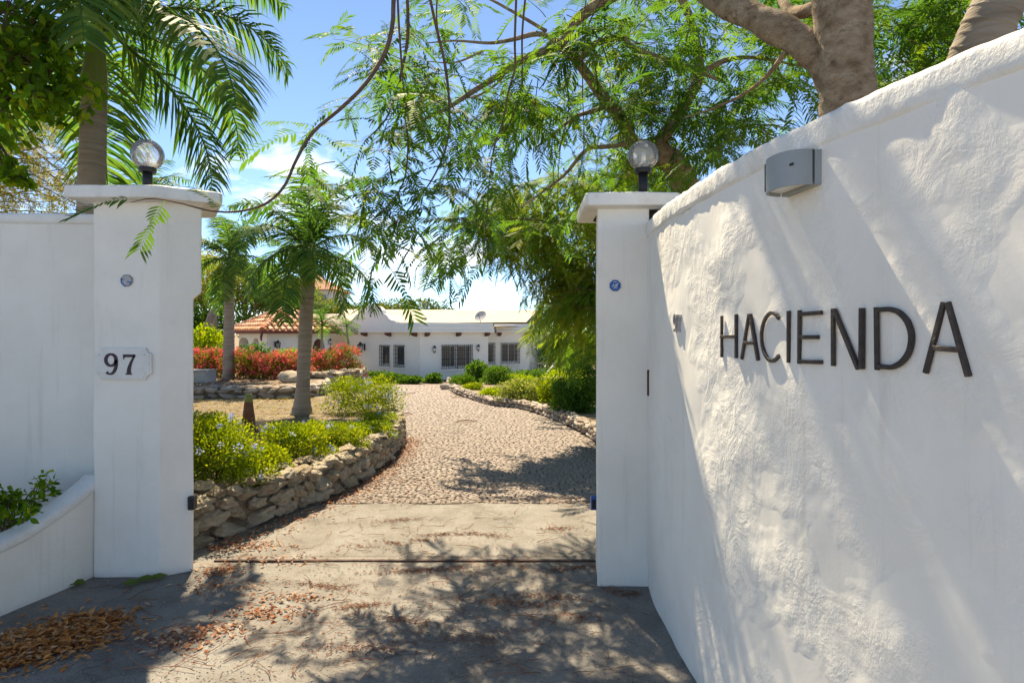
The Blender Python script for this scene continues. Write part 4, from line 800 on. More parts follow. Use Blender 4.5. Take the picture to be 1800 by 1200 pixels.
# ------------------------------------------------------------------ vegetation
DV = np.array([(0, 0, 0), (-.30, .45, .07), (0, 1, 0), (.30, .45, .07)], float); DF = np.array([[0, 3, 2], [0, 2, 1]])
BV = np.array([(0, 0, 0), (-.27, .28, .06), (-.30, .58, .05), (0, 1, -.06), (.30, .58, .05), (.27, .28, .06), (0, .45, -.02)], float); BF = np.array([[0, 5, 6], [5, 4, 6], [4, 3, 6], [6, 3, 2], [6, 2, 1], [6, 1, 0]])
def flam_leaf(seed, npair=12, droop=.25, pl=.30, pw=.050):
    r = random.Random(seed); V = []; T = []
    def ra(t): return np.array([.05 * math.sin(t * 2 + seed), t, -droop * t * t + .04])
    for i in range(6):                                          # rachis
        a, b = ra(i / 6), ra((i + 1) / 6); k = len(V); w = .008 * (1 - i / 8); V += [a + (w, 0, 0), a - (w, 0, 0), b - (w * .8, 0, 0), b + (w * .8, 0, 0)]; T += [[k, k + 1, k + 2], [k, k + 2, k + 3]]
    for i in range(npair):
        t = .16 + .82 * i / (npair - 1); c = ra(t); L = pl * math.sin(math.pi * min(1, .22 + .72 * (1 - abs(t - .5) * 1.25))) * r.uniform(.85, 1.1)
        for sg in (-1, 1):
            an = math.radians(66 - 26 * t + r.uniform(-7, 7)); d = np.array([sg * math.sin(an), math.cos(an), 0]); n_ = np.array([d[1], -d[0], 0]) * sg; dr = r.uniform(.22, .5); k = len(V)
            q = lambda u, w, z=0: c + d * L * u + n_ * w + np.array([0, 0, -dr * L * u * u + z])
            V += [q(0, 0), q(.28, pw * .5), q(.28, -pw * .5), q(.7, pw * .45), q(.7, -pw * .45), q(1, 0)]; T += [[k, k + 1, k + 2], [k + 1, k + 3, k + 4], [k + 1, k + 4, k + 2], [k + 3, k + 5, k + 4]]
    return np.array(V), np.array(T)
FL = [flam_leaf(1, 14, .22, .32, .042), flam_leaf(2, 15, .40, .32, .042), flam_leaf(3, 13, .12, .32, .044), flam_leaf(4, 14, .55, .32, .042)]
FLs = [flam_leaf(11, 8, .22, .30, .055), flam_leaf(12, 8, .42, .30, .055), flam_leaf(13, 7, .3, .3, .06)]
class Foliage:
    def __init__(s): s.P = []; s.D = []; s.U = []; s.S = []; s.v = []
    def leaf(s, p, d, u, size, v): s.P.append(p); s.D.append(d); s.U.append(u); s.S.append(size); s.v.append(v)
    def geo(s, templates, keep=None):
        g = Geo(); P, D, U, S, v = [np.array(q, float) for q in (s.P, s.D, s.U, s.S, s.v)]; k = rng.integers(0, len(templates), len(P)); R = basis(D, U)
        for i, (TV, TF) in enumerate(templates):
            m = k == i; g.scatter(TV, TF, P[m], R[m], S[m], np.clip(v[m], 0, 1))
        return g
def rv(): return np.array([random.gauss(0, 1) for _ in range(3)])
def spray(fo, tw, base, d, length, n, leafL, vmean=.45, r0=.006, sag=.35, upw=1.0):
    d = unit(d); P = []; p = np.array(base, float); dd = d.copy(); st = length / 6
    for i in range(7):
        P.append(p.copy()); dd = unit(dd + np.array([0, 0, -sag / 6]) + rv() * .09); p = p + dd * st
    P = np.array(P); 
    if tw is not None: tw.tube(P, np.linspace(r0, r0 * .3, 7), 4, cap=False)
    side = unit(np.cross(d, [0, 0, 1.]) + rv() * .05)
    for i in range(n):
        t = (.15 + .85 * (i + random.random() * .5) / n) * 6; k = min(5, int(t)); q = lerp(P[k], P[k + 1], t - k); td = unit(P[k + 1] - P[k]); sg = 1 if i % 2 else -1
        ld = unit(td * .75 + side * sg * random.uniform(.5, 1.1) + rv() * .22 + np.array([0, 0, -.12]))
        fo.leaf(q, ld, np.array([0, 0, 1.]) * upw + rv() * .22, leafL * random.uniform(.8, 1.35), random.gauss(vmean, .2))
    fo.leaf(P[-1], unit(P[-1] - P[-2] + rv() * .2), np.array([0, 0, 1.]) + rv() * .3, leafL * random.uniform(.7, 1.), random.gauss(vmean, .2))
def barktube(P, R, n=40, m=150, amp=.05, ring=0., seed=0):
    """a trunk with real fissures and swellings, or with ring scars for palms"""
    P = np.asarray(P, float); R = np.asarray(R, float); u = np.linspace(0, 1, len(P)); w = np.linspace(0, 1, m); Q = np.stack([np.interp(w, u, P[:, i]) for i in range(3)], 1); R2 = np.interp(w, u, R)
    s_ = np.concatenate([[0], np.cumsum(np.linalg.norm(np.diff(Q, axis=0), axis=1))])
    if ring: ph = (s_ / ring + .25 * np.sin(s_ * 5 + seed)) % 1; R2 = R2 * (1 + .045 * np.exp(-(ph / .12) ** 2) - .018 * ph)
    g = Geo().tube(Q, R2, n); V = g.ch[0][0]; C_ = np.repeat(Q, n, 0); d = V - C_; rr = np.linalg.norm(d, axis=1, keepdims=True); k = np.array([mnoise.noise(Vector((v[0] * 4, v[1] * 4, v[2] * 3 + seed))) * .9 + abs(mnoise.noise(Vector((v[0] * 17, v[1] * 17, v[2] * 6 + seed)))) * -.9 + .35 * mnoise.noise(Vector((v[0] * 34, v[1] * 34, v[2] * 22))) for v in V])
    V += d / rr * (k[:, None] * amp * rr); return g
def limb(pts, r, n=None):
    """pts: (px,py,Y) measured off the picture, turned into world points"""
    P = np.array([at(*p) for p in pts]); P = spline(P, n or max(8, len(P) * 4)); return P, np.interp(np.linspace(0, 1, len(P)), np.linspace(0, 1, len(r)), r)
random.seed(21); rng = np.random.default_rng(21)
# --- flamboyant tree with the thick trunk rising behind the lettered wall
tr = thing('flamboyant_tree', (2.15, 4.0, 0), 'flamboyant tree, thick grey-brown trunk rising behind the lettered wall', 'tree', 'flamboyant trees')
P, R = limb([(1500, 640, 4.05), (1497, 420, 4.0), (1492, 195, 3.95), (1486, 100, 3.9), (1480, 0, 3.9), (1484, -160, 3.85), (1500, -420, 3.7), (1480, -700, 3.5)], [.22, .20, .175, .165, .18, .20, .13, .06], 40); P = np.vstack([[P[0][0], P[0][1], -.1], P]); R = np.concatenate([[.27], R])
for i in range(len(R)): R[i] *= 1 + .05 * mnoise.noise((0, 0, i * .4))
put('trunk', barktube(P, R, 44, 190, .09, seed=1), MT['bark'], tr, smooth=True)
F1 = Foliage(); T1 = Geo(); limbs1 = []
for pts, r in (([(1478, 170, 3.96), (1450, 110, 4.0), (1415, 78, 4.08), (1370, 52, 4.2), (1310, 22, 4.4), (1240, -12, 4.7), (1120, -110, 5.2), (960, -230, 5.8)], [.10, .115, .105, .11, .10, .085, .06, .03]),
               ([(1486, 25, 3.9), (1440, 14, 4.0), (1405, 22, 4.2), (1380, 10, 4.5), (1350, -60, 4.9)], [.06, .05, .045, .035, .02]),
               ([(1480, -60, 3.88), (1560, -220, 4.2), (1680, -330, 4.6), (1850, -420, 5.2)], [.13, .09, .06, .03]), ([(1484, -160, 3.85), (1380, -330, 3.3), (1200, -560, 2.9), (900, -800, 2.7)], [.13, .09, .06, .03]),
               ([(1490, -200, 3.85), (1600, -420, 3.0), (1750, -800, 2.4)], [.12, .08, .03]),
               ([(1380, 92, 4.15), (1360, 120, 4.4), (1330, 150, 4.7), (1290, 175, 5.1), (1240, 196, 5.5), (1200, 208, 5.8)], [.022, .018, .014, .012, .009, .006])):
    P, R = limb(pts, r, 26); limbs1.append(P); put('branch', barktube(P, R * (1 + .07 * np.sin(np.arange(len(R)) * 1.3)), 26, 90, .11, seed=2) if r[0] > .09 else Geo().tube(P, R, 10), MT['bark'], tr, smooth=True)
# --- second flamboyant tree: curved trunk behind the right pillar, branches spreading over the drive
tr2 = thing('flamboyant_tree', (2.25, 7.2, 0), 'flamboyant tree with curved reddish trunk behind the right pillar, feathery boughs over the drive', 'tree', 'flamboyant trees')
P, R = limb([(1255, 700, 7.4), (1235, 520, 7.4), (1216, 400, 7.3), (1206, 332, 7.2), (1192, 296, 7.1), (1166, 272, 7.0), (1140, 258, 6.9)], [.20, .18, .165, .155, .15, .14, .12], 24); P = np.vstack([[P[0][0] + .05, P[0][1], -.15], P]); R = np.concatenate([[.24], R])
put('trunk', barktube(P, R, 26, 90, .08, seed=3), MT['bark'], tr2, smooth=True)
F2 = Foliage(); T2 = Geo(); limbs2 = []
B2 = [([(1142, 260, 6.9), (1112, 252, 6.9), (1097, 213, 6.8), (1067, 180, 6.6), (1033, 133, 6.4), (1010, 103, 6.2), (987, 80, 6.0)], [.10, .085, .08, .07, .055, .05, .05]),
      ([(987, 80, 6.0), (1010, 40, 5.9), (1043, 13, 5.8), (1073, -4, 5.7), (1150, -50, 5.5), (1280, -120, 5.3)], [.045, .05, .055, .055, .06, .05]),
      ([(987, 80, 6.0), (933, 100, 5.9), (893, 123, 5.8), (833, 160, 5.65), (787, 190, 5.55), (740, 212, 5.5), (703, 225, 5.45)], [.042, .038, .032, .026, .018, .012, .007]),
      ([(986, 76, 6.0), (947, 60, 6.1), (900, 70, 6.3), (860, 76, 6.5), (800, 72, 6.6), (750, 76, 6.7)], [.03, .028, .022, .018, .012, .006]),
      ([(1022, 102, 6.3), (1047, 77, 6.2), (1093, 67, 6.1), (1107, 80, 6.1), (1133, 93, 6.1), (1200, 113, 6.0), (1260, 140, 5.9)], [.035, .034, .034, .03, .028, .022, .012]),
      ([(1147, 257, 6.9), (1167, 240, 6.9), (1200, 187, 6.8), (1230, 130, 6.7), (1215, 40, 6.6), (1190, -20, 6.5), (1150, -120, 6.4)], [.085, .075, .065, .055, .045, .04, .02]),
      ([(1230, 130, 6.7), (1280, 105, 6.9), (1340, 103, 7.2), (1420, 120, 7.5)], [.035, .03, .02, .01]),
      ([(1077, 184, 6.6), (1040, 196, 6.4), (1010, 207, 6.3), (967, 240, 6.1), (940, 262, 6.0)], [.028, .024, .02, .013, .006]),
      ([(1110, 252, 6.9), (1066, 258, 7.0), (1030, 264, 7.1), (993, 307, 7.3), (950, 340, 7.5), (905, 372, 7.7)], [.03, .028, .024, .02, .014, .007]),
      ([(893, 123, 5.8), (870, 150, 6.0), (835, 170, 6.2), (800, 172, 6.4)], [.016, .013, .01, .005]), ([(850, 90, 6.4), (800, 110, 6.5), (750, 108, 6.6)], [.014, .01, .005]), ([(960, 55, 6.1), (900, 20, 6.2), (840, -10, 6.3), (740, -40, 6.4)], [.02, .016, .012, .006])]
for pts, r in B2:
    P, R = limb(pts, r, 24); limbs2.append(P); put('branch', Geo().tube(P, R, 8), MT['bark'], tr2, smooth=True)
# hanging boughs of the same tree, nearer the gate
H2 = [([(700, -40, 4.4), (692, 0, 4.35), (690, 43, 4.3), (677, 93, 4.25), (643, 147, 4.2), (600, 190, 4.15), (550, 233, 4.05), (520, 283, 4.0), (500, 327, 3.95), (467, 358, 3.9), (417, 372, 3.85), (367, 370, 3.8), (317, 357, 3.78), (267, 349, 3.75), (230, 356, 3.72)], [.018, .017, .016, .015, .0135, .0125, .011, .010, .009, .008, .007, .006, .005, .004, .002]),
      ([(698, -30, 4.6), (701, 40, 4.6), (707, 130, 4.6), (712, 200, 4.6), (717, 250, 4.6), (712, 310, 4.6), (692, 350, 4.6), (650, 392, 4.6)], [.009, .009, .008, .008, .007, .006, .005, .003]),
      ([(715, -30, 4.9), (717, 60, 4.9), (707, 120, 4.9), (695, 165, 4.9), (678, 210, 4.9), (640, 250, 4.9)], [.014, .014, .011, .009, .007, .004]),
      ([(750, -30, 4.7), (765, 40, 4.7), (776, 85, 4.7), (785, 130, 4.7), (790, 190, 4.7), (788, 240, 4.7), (775, 285, 4.7), (750, 330, 4.7), (712, 375, 4.7), (670, 415, 4.7)], [.013, .013, .012, .011, .010, .009, .008, .006, .005, .003]),
      ([(769, -20, 5.0), (768, 40, 5.0), (780, 110, 5.0), (790, 170, 5.0), (805, 215, 5.0), (813, 270, 5.0)], [.007, .007, .006, .006, .005, .003]),
      ([(908, -20, 4.9), (905, 70, 4.9), (905, 120, 4.9), (893, 165, 4.9), (884, 215, 4.9), (868, 262, 4.9), (860, 320, 4.9), (855, 390, 4.9), (848, 460, 4.9)], [.011, .011, .010, .009, .008, .007, .006, .005, .003]),
      ([(925, -20, 5.2), (918, 60, 5.2), (917, 150, 5.2), (905, 195, 5.2), (884, 236, 5.2), (860, 262, 5.2)], [.010, .010, .008, .007, .005, .003]),
      ([(990, 84, 6.0), (993, 130, 5.9), (1000, 190, 5.8), (985, 260, 5.8), (980, 340, 5.8)], [.010, .009, .007, .006, .003]), ([(1060, -10, 5.6), (1030, 60, 5.6), (1024, 150, 5.6), (1026, 260, 5.6), (1010, 340, 5.6)], [.008, .007, .006, .005, .003])]
for k, (pts, r) in enumerate(H2):
    P, R = limb(pts, r, 40); put('hanging_bough', Geo().tube(P, R, 6), MT['twig'], tr2, smooth=True)
    n = len(P); lead = .30 if k != 0 else .36
    for i in range(int(n * lead), n, 3 if k else 3):
        q = P[i]; t_ = i / n
        if k == 0 and t_ > .66 and random.random() < .45: continue
        d = unit(P[min(n - 1, i + 1)] - P[i - 1]); sd = unit(np.cross(d, [0, 1., 0])) * random.choice((-1, 1))
        F2.leaf(q, unit(d * .5 + sd * .6 + rv() * .35 + np.array([0, 0, -.25])), np.array([0, -.5, 1.]) + rv() * .4, random.uniform(.20, .36), random.gauss(.4, .18))
    if k in (0, 1, 3, 5):
        for i in range(int(n * .42), n, 10):
            if k == 0 and i > n * .62: break
            spray(F2, T2, P[i], unit(rv() * .6 + np.array([-.3, 0, -.35])), random.uniform(.35, .6), 4, random.uniform(.26, .38), .42, .004)
def foliage_zone(fo, tw, poly, Yr, n, L, vmean=.45, nl=(5, 8), sag=.5, sl=(.45, .85)):
    """sprays spread through a slab of the crown; poly in picture pixels gives the crown's side limits"""
    poly = np.array(poly, float); lo, hi = poly.min(0), poly.max(0); k = 0
    def inside(p):
        c = False; m = len(poly)
        for i in range(m):
            a, b = poly[i], poly[i - 1]
            if (a[1] > p[1]) != (b[1] > p[1]) and p[0] < (b[0] - a[0]) * (p[1] - a[1]) / (b[1] - a[1]) + a[0]: c = not c
        return c
    while k < n:
        p = lo + (hi - lo) * np.array([random.random(), random.random()])
        if not inside(p): continue
        Y = random.uniform(*Yr); w = at(p[0], p[1], Y)
        if mnoise.noise(Vector(w * .9)) < -.06: k += .3; continue
        a = random.uniform(0, 6.28); spray(fo, tw, w, np.array([math.cos(a), math.sin(a), random.uniform(-.25, .35)]), random.uniform(*sl), random.randint(*nl), L * random.uniform(.85, 1.15), vmean + .25 * mnoise.noise(Vector(w * 1.3 + np.array([9., 0, 0]))), .005, sag); k += 1
# crown of the second tree: over the drive, thinner to the left
foliage_zone(F2, T2, [(640, 60), (760, 10), (900, -30), (1100, -30), (1200, 60), (1210, 300), (1060, 330), (960, 320), (850, 230), (740, 190), (600, 130)], (5.2, 7.8), 66, .36)
foliage_zone(F2, T2, [(590, 80), (700, 60), (860, 90), (860, 200), (760, 230), (620, 150)], (5.0, 6.5), 13, .34, .42)
foliage_zone(F2, T2, [(640, 230), (780, 300), (900, 260), (1000, 330), (900, 400), (800, 440), (700, 330)], (4.9, 6.8), 13, .34, .42)
foliage_zone(F2, T2, [(470, 190), (620, 230), (760, 300), (700, 400), (600, 400), (560, 300)], (4.2, 5.4), 6, .34, .4)
foliage_zone(F2, T2, [(440, 150), (900, -420), (1300, -420), (1250, -20), (640, -40)], (7.0, 9.5), 16, .38)
foliage_zone(F1, T1, [(1060, -40), (1480, -40), (1480, 190), (1230, 330), (1080, 330)], (5.6, 9.5), 135, .38, .42)
foliage_zone(F1, T1, [(1480, -40), (1830, -60), (1830, 60), (1700, 170), (1500, 230)], (5.5, 9), 110, .38, .40)
foliage_zone(F1, T1, [(900, -900), (1900, -900), (2000, -60), (1000, -60)], (3.8, 6.5), 24, .40)
foliage_zone(F1, T1, [(800, -760), (1150, -760), (1180, -300), (860, -300)], (3.6, 5.0), 11, .40)  # extra sprays above the frame, added to shade the lettered wall
put('twigs', T1, MT['twig'], tr, smooth=True, kind='stuff'); put('crown', F1.geo(FL), MT['lf_flam'], tr, kind='stuff')
put('twigs', T2, MT['twig'], tr2, smooth=True, kind='stuff'); put('crown', F2.geo(FL), MT['lf_flam'], tr2, kind='stuff')
random.seed(33); rng = np.random.default_rng(33)
# --- third flamboyant: drooping bright mass beside the drive behind the right pillar
tr3 = thing('flamboyant_tree', (1.75, 10.6, 0), 'drooping bright green tree beyond the right pillar, leaves hanging to the shrubs', 'tree', 'flamboyant trees'); zg = float(gz(10.6)) + BED_R
P = spline([(2.1, 11.6, zg - .1), (1.95, 11.4, .5), (1.75, 11.2, 1.1), (1.9, 11.0, 2.2), (2.0, 10.9, 3.2), (1.6, 10.6, 4.2)], 24); put('trunk', Geo().tube(P, np.linspace(.17, .06, 24), 12), MT['bark'], tr3, smooth=True); F3 = Foliage(); T3 = Geo()
for dst in ((1.1, 9.6, 2.6), (.6, 9.3, 3.1), (1.5, 9.2, 3.6), (-.1, 9.6, 3.6), (2.6, 9.6, 3.9), (1.2, 10.8, 1.9)):
    st = P[random.randint(10, 20)]; Q = spline([st, lerp(st, dst, .5) + (0, 0, .25), dst], 10); put('branch', Geo().tube(Q, np.linspace(.05, .015, 10), 7), MT['bark'], tr3, smooth=True)
foliage_zone(F3, T3, [(860, 320), (1050, 280), (1060, 520), (1045, 585), (990, 505), (925, 440), (885, 390)], (8.4, 11.0), 120, .40, .8, (6, 9), .9)
foliage_zone(F3, T3, [(800, 350), (880, 330), (930, 430), (905, 475), (860, 460), (800, 420)], (8.6, 10.4), 30, .40, .6, (6, 9), .9)
foliage_zone(F3, T3, [(1000, 250), (1210, 250), (1210, 420), (1060, 640), (1040, 420)], (8.8, 11.5), 75, .40, .5, (6, 9), .7)
foliage_zone(F3, T3, [(950, 520), (1050, 520), (1055, 610), (975, 590)], (12.5, 15), 60, .40, .75, (6, 9), .7)
foliage_zone(F3, T3, [(985, 440), (1050, 410), (1056, 550), (1005, 530)], (9.6, 12), 50, .40, .8, (6, 9), .9)
foliage_zone(F3, T3, [(885, 450), (930, 450), (945, 520), (905, 520)], (9, 10.5), 9, .38, .6, (6, 9), .9)
put('twigs', T3, MT['twig'], tr3, smooth=True, kind='stuff'); put('crown', F3.geo(FL), MT['lf_flam'], tr3, kind='stuff')

# --- palms
def frond_mesh(seed, L=1., e0=60, bend=110, n=46, ll=.34, plum=.5, hang=.6):
    r = random.Random(seed); m = 26; P = [np.zeros(3)]; an = math.radians(e0)
    for i in range(m): P.append(P[-1] + np.array([math.cos(an), 0, math.sin(an)]) * L / m); an -= math.radians(bend) / m * (.35 + 1.3 * i / m)
    P = np.array(P); g = Geo(); g.tube(P, np.linspace(.022, .003, len(P)) * (L ** .3), 5, .55, cap=False); V = []; T = []; va = []
    for i in range(n):
        t = .13 + .865 * (i / (n - 1)); f = t * m; k = min(m - 1, int(f)); c = lerp(P[k], P[k + 1], f - k); td = unit(P[k + 1] - P[k]); nrm = np.cross(td, [0, 1., 0]); nrm = nrm if nrm[2] > 0 else -nrm
        l0 = ll * (.45 + .75 * math.sin(math.pi * min(1, .12 + .80 * t)) ** .8) * (1 - .45 * max(0, t - .75) / .25)
        for sg in (-1, 1):
            l = l0 * r.uniform(.85, 1.1); fw = math.radians(r.uniform(26, 46) - 12 * t); d = unit(td * math.sin(fw) + np.array([0, sg * math.cos(fw), 0]) + nrm * r.uniform(-plum, plum) * .6); w = .0115 * L ** .4 * r.uniform(.8, 1.15); q = c.copy(); k0 = len(V); wd = unit(td - d * np.dot(td, d)); v_ = r.random()
            for s_, ww in ((0, .6), (.33, 1.), (.67, .8), (1, .08)):
                if s_: q = q + d * l / 3; d = unit(d + np.array([0, 0, -hang * r.uniform(.7, 1.2) * .55]))
                V += [q + wd * w * ww, q - wd * w * ww]; va += [v_, v_]
            T += [[k0 + a, k0 + a + 1, k0 + a + 3, k0 + a + 2] for a in (0, 2, 4)]
    g.add(np.array(V), T, np.array(va)); me = g.mesh('frond'); me.materials.append(MT['lf_palm']); return me
def palm(base, top, r0, r1, L, n, label, ll=.34, bulge=0., shaft=.5, seed=0, lean=0., emin=-12, emax=80, group='palm trees', hang=.6, nleaf=66, names='royal_palm', shaftmat='shaft'):
    R_ = random.Random(seed); base = np.array(base, float); top = np.array(top, float); t = thing(names, base, label, 'palm tree', group); m = 40; P = spline([base - (0, 0, .1), lerp(base, top, .33) + (lean * .6, 0, 0), lerp(base, top, .7) + (lean * .6, 0, 0), top], m); u = np.linspace(0, 1, m)
    R = r0 + (r1 - r0) * np.minimum(1, u * 1.0) + bulge * np.exp(-(u / .10) ** 1.3); 
    put('trunk', barktube(P, R, 24, 160, .02, .11, seed), MT['palmbark'], t, smooth=True)
    td = unit(P[-1] - P[-3]); Q = np.array([top - td * .04, top + td * shaft * .3, top + td * shaft * .7, top + td * shaft]); put('crownshaft', Geo().tube(Q, [r1 * 1.0, r1 * 1.02, r1 * .75, r1 * .4], 14), MT[shaftmat], t, smooth=True)
    ms = [frond_mesh(seed * 31 + i, L, lerp(emax, emin, i / 5.) + 0, 55 + 75 * (1 - abs(i - 2.5) / 4), nleaf, ll, .5, hang) for i in range(6)]
    for i in range(n):
        k = min(5, int(6 * i / n)); az = i * 2.399963 + R_.uniform(-.25, .25); inst('frond', ms[k], top + td * shaft * R_.uniform(.75, 1.0), (R_.uniform(-.12, .12), R_.uniform(-.1, .1), az), [R_.uniform(.85, 1.1)] * 3, t)
    return t
bp = at(153, 720, 6.6); palm((bp[0] + .02, 6.6, .1), at(165, 190, 6.6), .165, .125, 2.5, 17, 'tall palm behind the left wall, its fronds sweeping over the numbered pillar', .62, seed=3, shaft=.95, lean=-.03, emin=-20, emax=82, hang=.85, nleaf=84)
c = G(530, 729, BED); palm((c[0], c[1], c[2]), at(541, 500, c[1]), .115, .125, 1.75, 17, 'thick-trunked palm with flared base beside the orange cone', .48, bulge=.135, seed=5, shaft=.75, emin=-30, emax=84, hang=.8)
palm((at(402, 0, 17.3)[0], 17.3, TZ), at(403, 492, 17.3), .17, .12, 1.75, 16, 'slender palm rising out of the red hedge left of the thick palm', .50, seed=8, shaft=.7, emin=-35, emax=84, hang=.8)
palm((at(564, 0, 24)[0], 24, HB + .2), at(566, 585, 24), .06, .05, 1.35, 9, 'small thin palm in front of the arched door', .36, seed=11, shaft=.35, emin=-10, emax=85, nleaf=30)
palm((at(250, 0, 13)[0], 13, .1), at(252, 372, 13), .13, .10, 1.2, 11, 'distant palm whose crown shows behind the left globe lamp', .36, seed=13, shaft=.4, nleaf=34)
# dried palm crown leaning by the gable
palm((at(618, 0, 27.5)[0], 27.5, HB), at(610, 580, 27.5), .05, .04, .95, 7, 'low palm with brownish drooping fronds beside the parapet gable', .28, seed=17, shaft=.2, emin=0, emax=50, nleaf=24)
# leaning ringed trunk at the right edge behind the wall
P, R = limb([(1640, 640, 4.6), (1680, 300, 4.5), (1708, 130, 4.4), (1735, 50, 4.3), (1765, -20, 4.25), (1830, -220, 4.2), (1900, -500, 4.2)], [.22, .20, .185, .17, .165, .15, .14], 40); P = np.vstack([[P[0][0], P[0][1], -.1], P]); R = np.concatenate([[.25], R]) 
t = thing('leaning_palm', P[0], 'leaning ringed palm trunk behind the wall at the right edge', 'palm tree', 'palm trees'); put('trunk', barktube(P, R, 30, 200, .03, .085, 4), MT['palmbark'], t, smooth=True)
ms = [frond_mesh(900 + i, 2.4, 70 - 20 * i, 100, 40, .5) for i in range(4)]
for i in range(10): inst('frond', ms[i % 4], P[-1], (0, 0, i * 2.4), (1, 1, 1), t)

random.seed(44); rng = np.random.default_rng(44)
# --- shrubs
def lobes(c, r, k, seed):
    R_ = random.Random(seed); L = [(np.array(c, float), np.array(r, float) * .78)]
    for _ in range(k):
        d = np.array([R_.uniform(-.75, .75), R_.uniform(-.75, .75), R_.uniform(-.35, .75)]); s_ = R_.uniform(.35, .55); L.append((np.array(c) + d * np.array(r) * .8, np.array(r) * s_))
    return L
def cloud(L, n, shell=.45):
    P = []; D = []; tot = sum(float(np.prod(r)) ** (2 / 3) for _, r in L)
    for c, r in L:
        m = max(3, int(n * float(np.prod(r)) ** (2 / 3) / tot)); d = unit(rng.normal(size=(m, 3))); q = shell + (1 - shell) * rng.random((m, 1)) ** .5; q *= 1 + .10 * rng.normal(size=(m, 1)); P.append(c + d * q * r); D.append(d)
    return np.vstack(P), np.vstack(D)
def ground_at(x, y):
    if y < 24 and x > xr(y): return float(gz(y)) + BED_R
    if y < 24 and x < xl(y): return float(zbed(y)) if y < 14.5 else TZ
    return float(gz(y))
def shrub(name, c, r, n, size, mat, label, cat='shrub', group=None, lob=7, tmpl=(DV, DF), flowers=None, seed=1, up=.55, stems=5, clip=None):
    c = np.array(c, float); r = np.array(r, float); zg = ground_at(c[0], c[1]) - .03
    if c[2] - r[2] > zg - .3: top = c[2] + r[2]; r[2] = max(.1, (top - zg) / 2); c[2] = zg + r[2]
    base = c - (0, 0, r[2]); t = thing(name, base, label, cat, group); LB = lobes(c, r, lob, seed); R_ = random.Random(seed)
    for i in range(6): a = i * 1.05 + R_.uniform(0, .6); LB.append((c + np.array([math.cos(a) * r[0] * .62, math.sin(a) * r[1] * .62, -r[2] * .62]), r * R_.uniform(.36, .48)))
    P, D = cloud(LB, n)
    m = P[:, 2] > base[2] - .02; P, D = P[m], D[m]; k = len(P); d = unit(D * .7 + rng.normal(size=(k, 3)) * .55 + np.array([0, 0, up])); u = unit(D + rng.normal(size=(k, 3)) * .5 + np.array([0, 0, .6]))
    vb = np.array([mnoise.noise(Vector(p * 3)) for p in P]) * .35; g = Geo().scatter(*tmpl, P, basis(d, u), size * rng.uniform(.65, 1.3, k), np.clip(.45 + vb + rng.normal(size=k) * .2, 0, 1)); put('foliage', g, mat, t, kind='stuff')
    if flowers:
        fm, fn, fs, clus = flowers; ii = rng.choice(k, fn); ok = [i for i in ii if D[i][2] > -.2 and D[i][1] < .5]; PP = []; DD = []
        ok = ok or [0]
        for i in ok:
            for _ in range(clus): PP.append(P[i] + D[i] * r * .06 + rng.normal(size=3) * fs * .8); DD.append(unit(D[i] + rng.normal(size=3) * .7))
        PP, DD = np.array(PP), np.array(DD); vv = np.repeat(rng.random(len(ok)), clus) * .7 + rng.random(len(PP)) * .3
        put('blossoms', Geo().scatter(DV * [1.5, 1, 1], DF, PP, basis(DD, rng.normal(size=PP.shape)), fs * rng.uniform(.7, 1.3, len(PP)), vv), fm, t, kind='stuff')
    g = Geo()
    for i in range(stems): q = P[random.randrange(k)]; b_ = base + rng.normal(size=3) * [r[0] * .12, r[1] * .12, 0]; g.tube(spline([b_ - (0, 0, .05), lerp(b_, q, .5) + (0, 0, .05 * r[2]), q], 6), np.linspace(.012, .004, 6) * (r[2] / .4) ** .5, 5)
    put('stems', g, MT['twig'], t, smooth=True); return t
plumb = lambda px, py, Y, rx, ry, rz, n, seed, lab, sz=.028, fl=26: shrub('plumbago_shrub', at(px, py, Y), (rx, ry, rz), n, sz, MT['lf_plumb'], lab, group='blue-flowering plumbago shrubs', flowers=(MT['fl_plumb'], int(fl * 1.6), .021, 16), seed=seed, lob=9, stems=8)
plumb(385, 800, 5.55, .50, .40, .43, 14000, 1, 'blue-flowering plumbago hard against the numbered pillar, spilling over the wall')
plumb(450, 826, 5.95, .34, .30, .27, 6000, 2, 'low yellow-green plumbago spilling over the wall in front of the cone', .027, 14)
plumb(350, 760, 6.6, .5, .4, .26, 4500, 9, 'plumbago half hidden behind the numbered pillar', .03, 14)
plumb(520, 792, 6.7, .46, .36, .34, 8000, 3, 'blue-flowering plumbago mound right of the orange cone', .029, 26)
plumb(592, 783, 7.4, .44, .34, .31, 7000, 4, 'low plumbago along the middle of the stone wall', .029, 16)
plumb(650, 766, 8.4, .40, .4, .20, 4000, 5, 'small plumbago near the bend of the stone wall', .03, 14)
plumb(640, 697, 11.3, .78, .6, .44, 9000, 6, 'large rounded plumbago mound beside the drive right of the thick palm', .036, 40)
plumb(668, 742, 9.6, .38, .36, .18, 3000, 7, 'low plumbago below the large mound at the wall end', .032, 8)
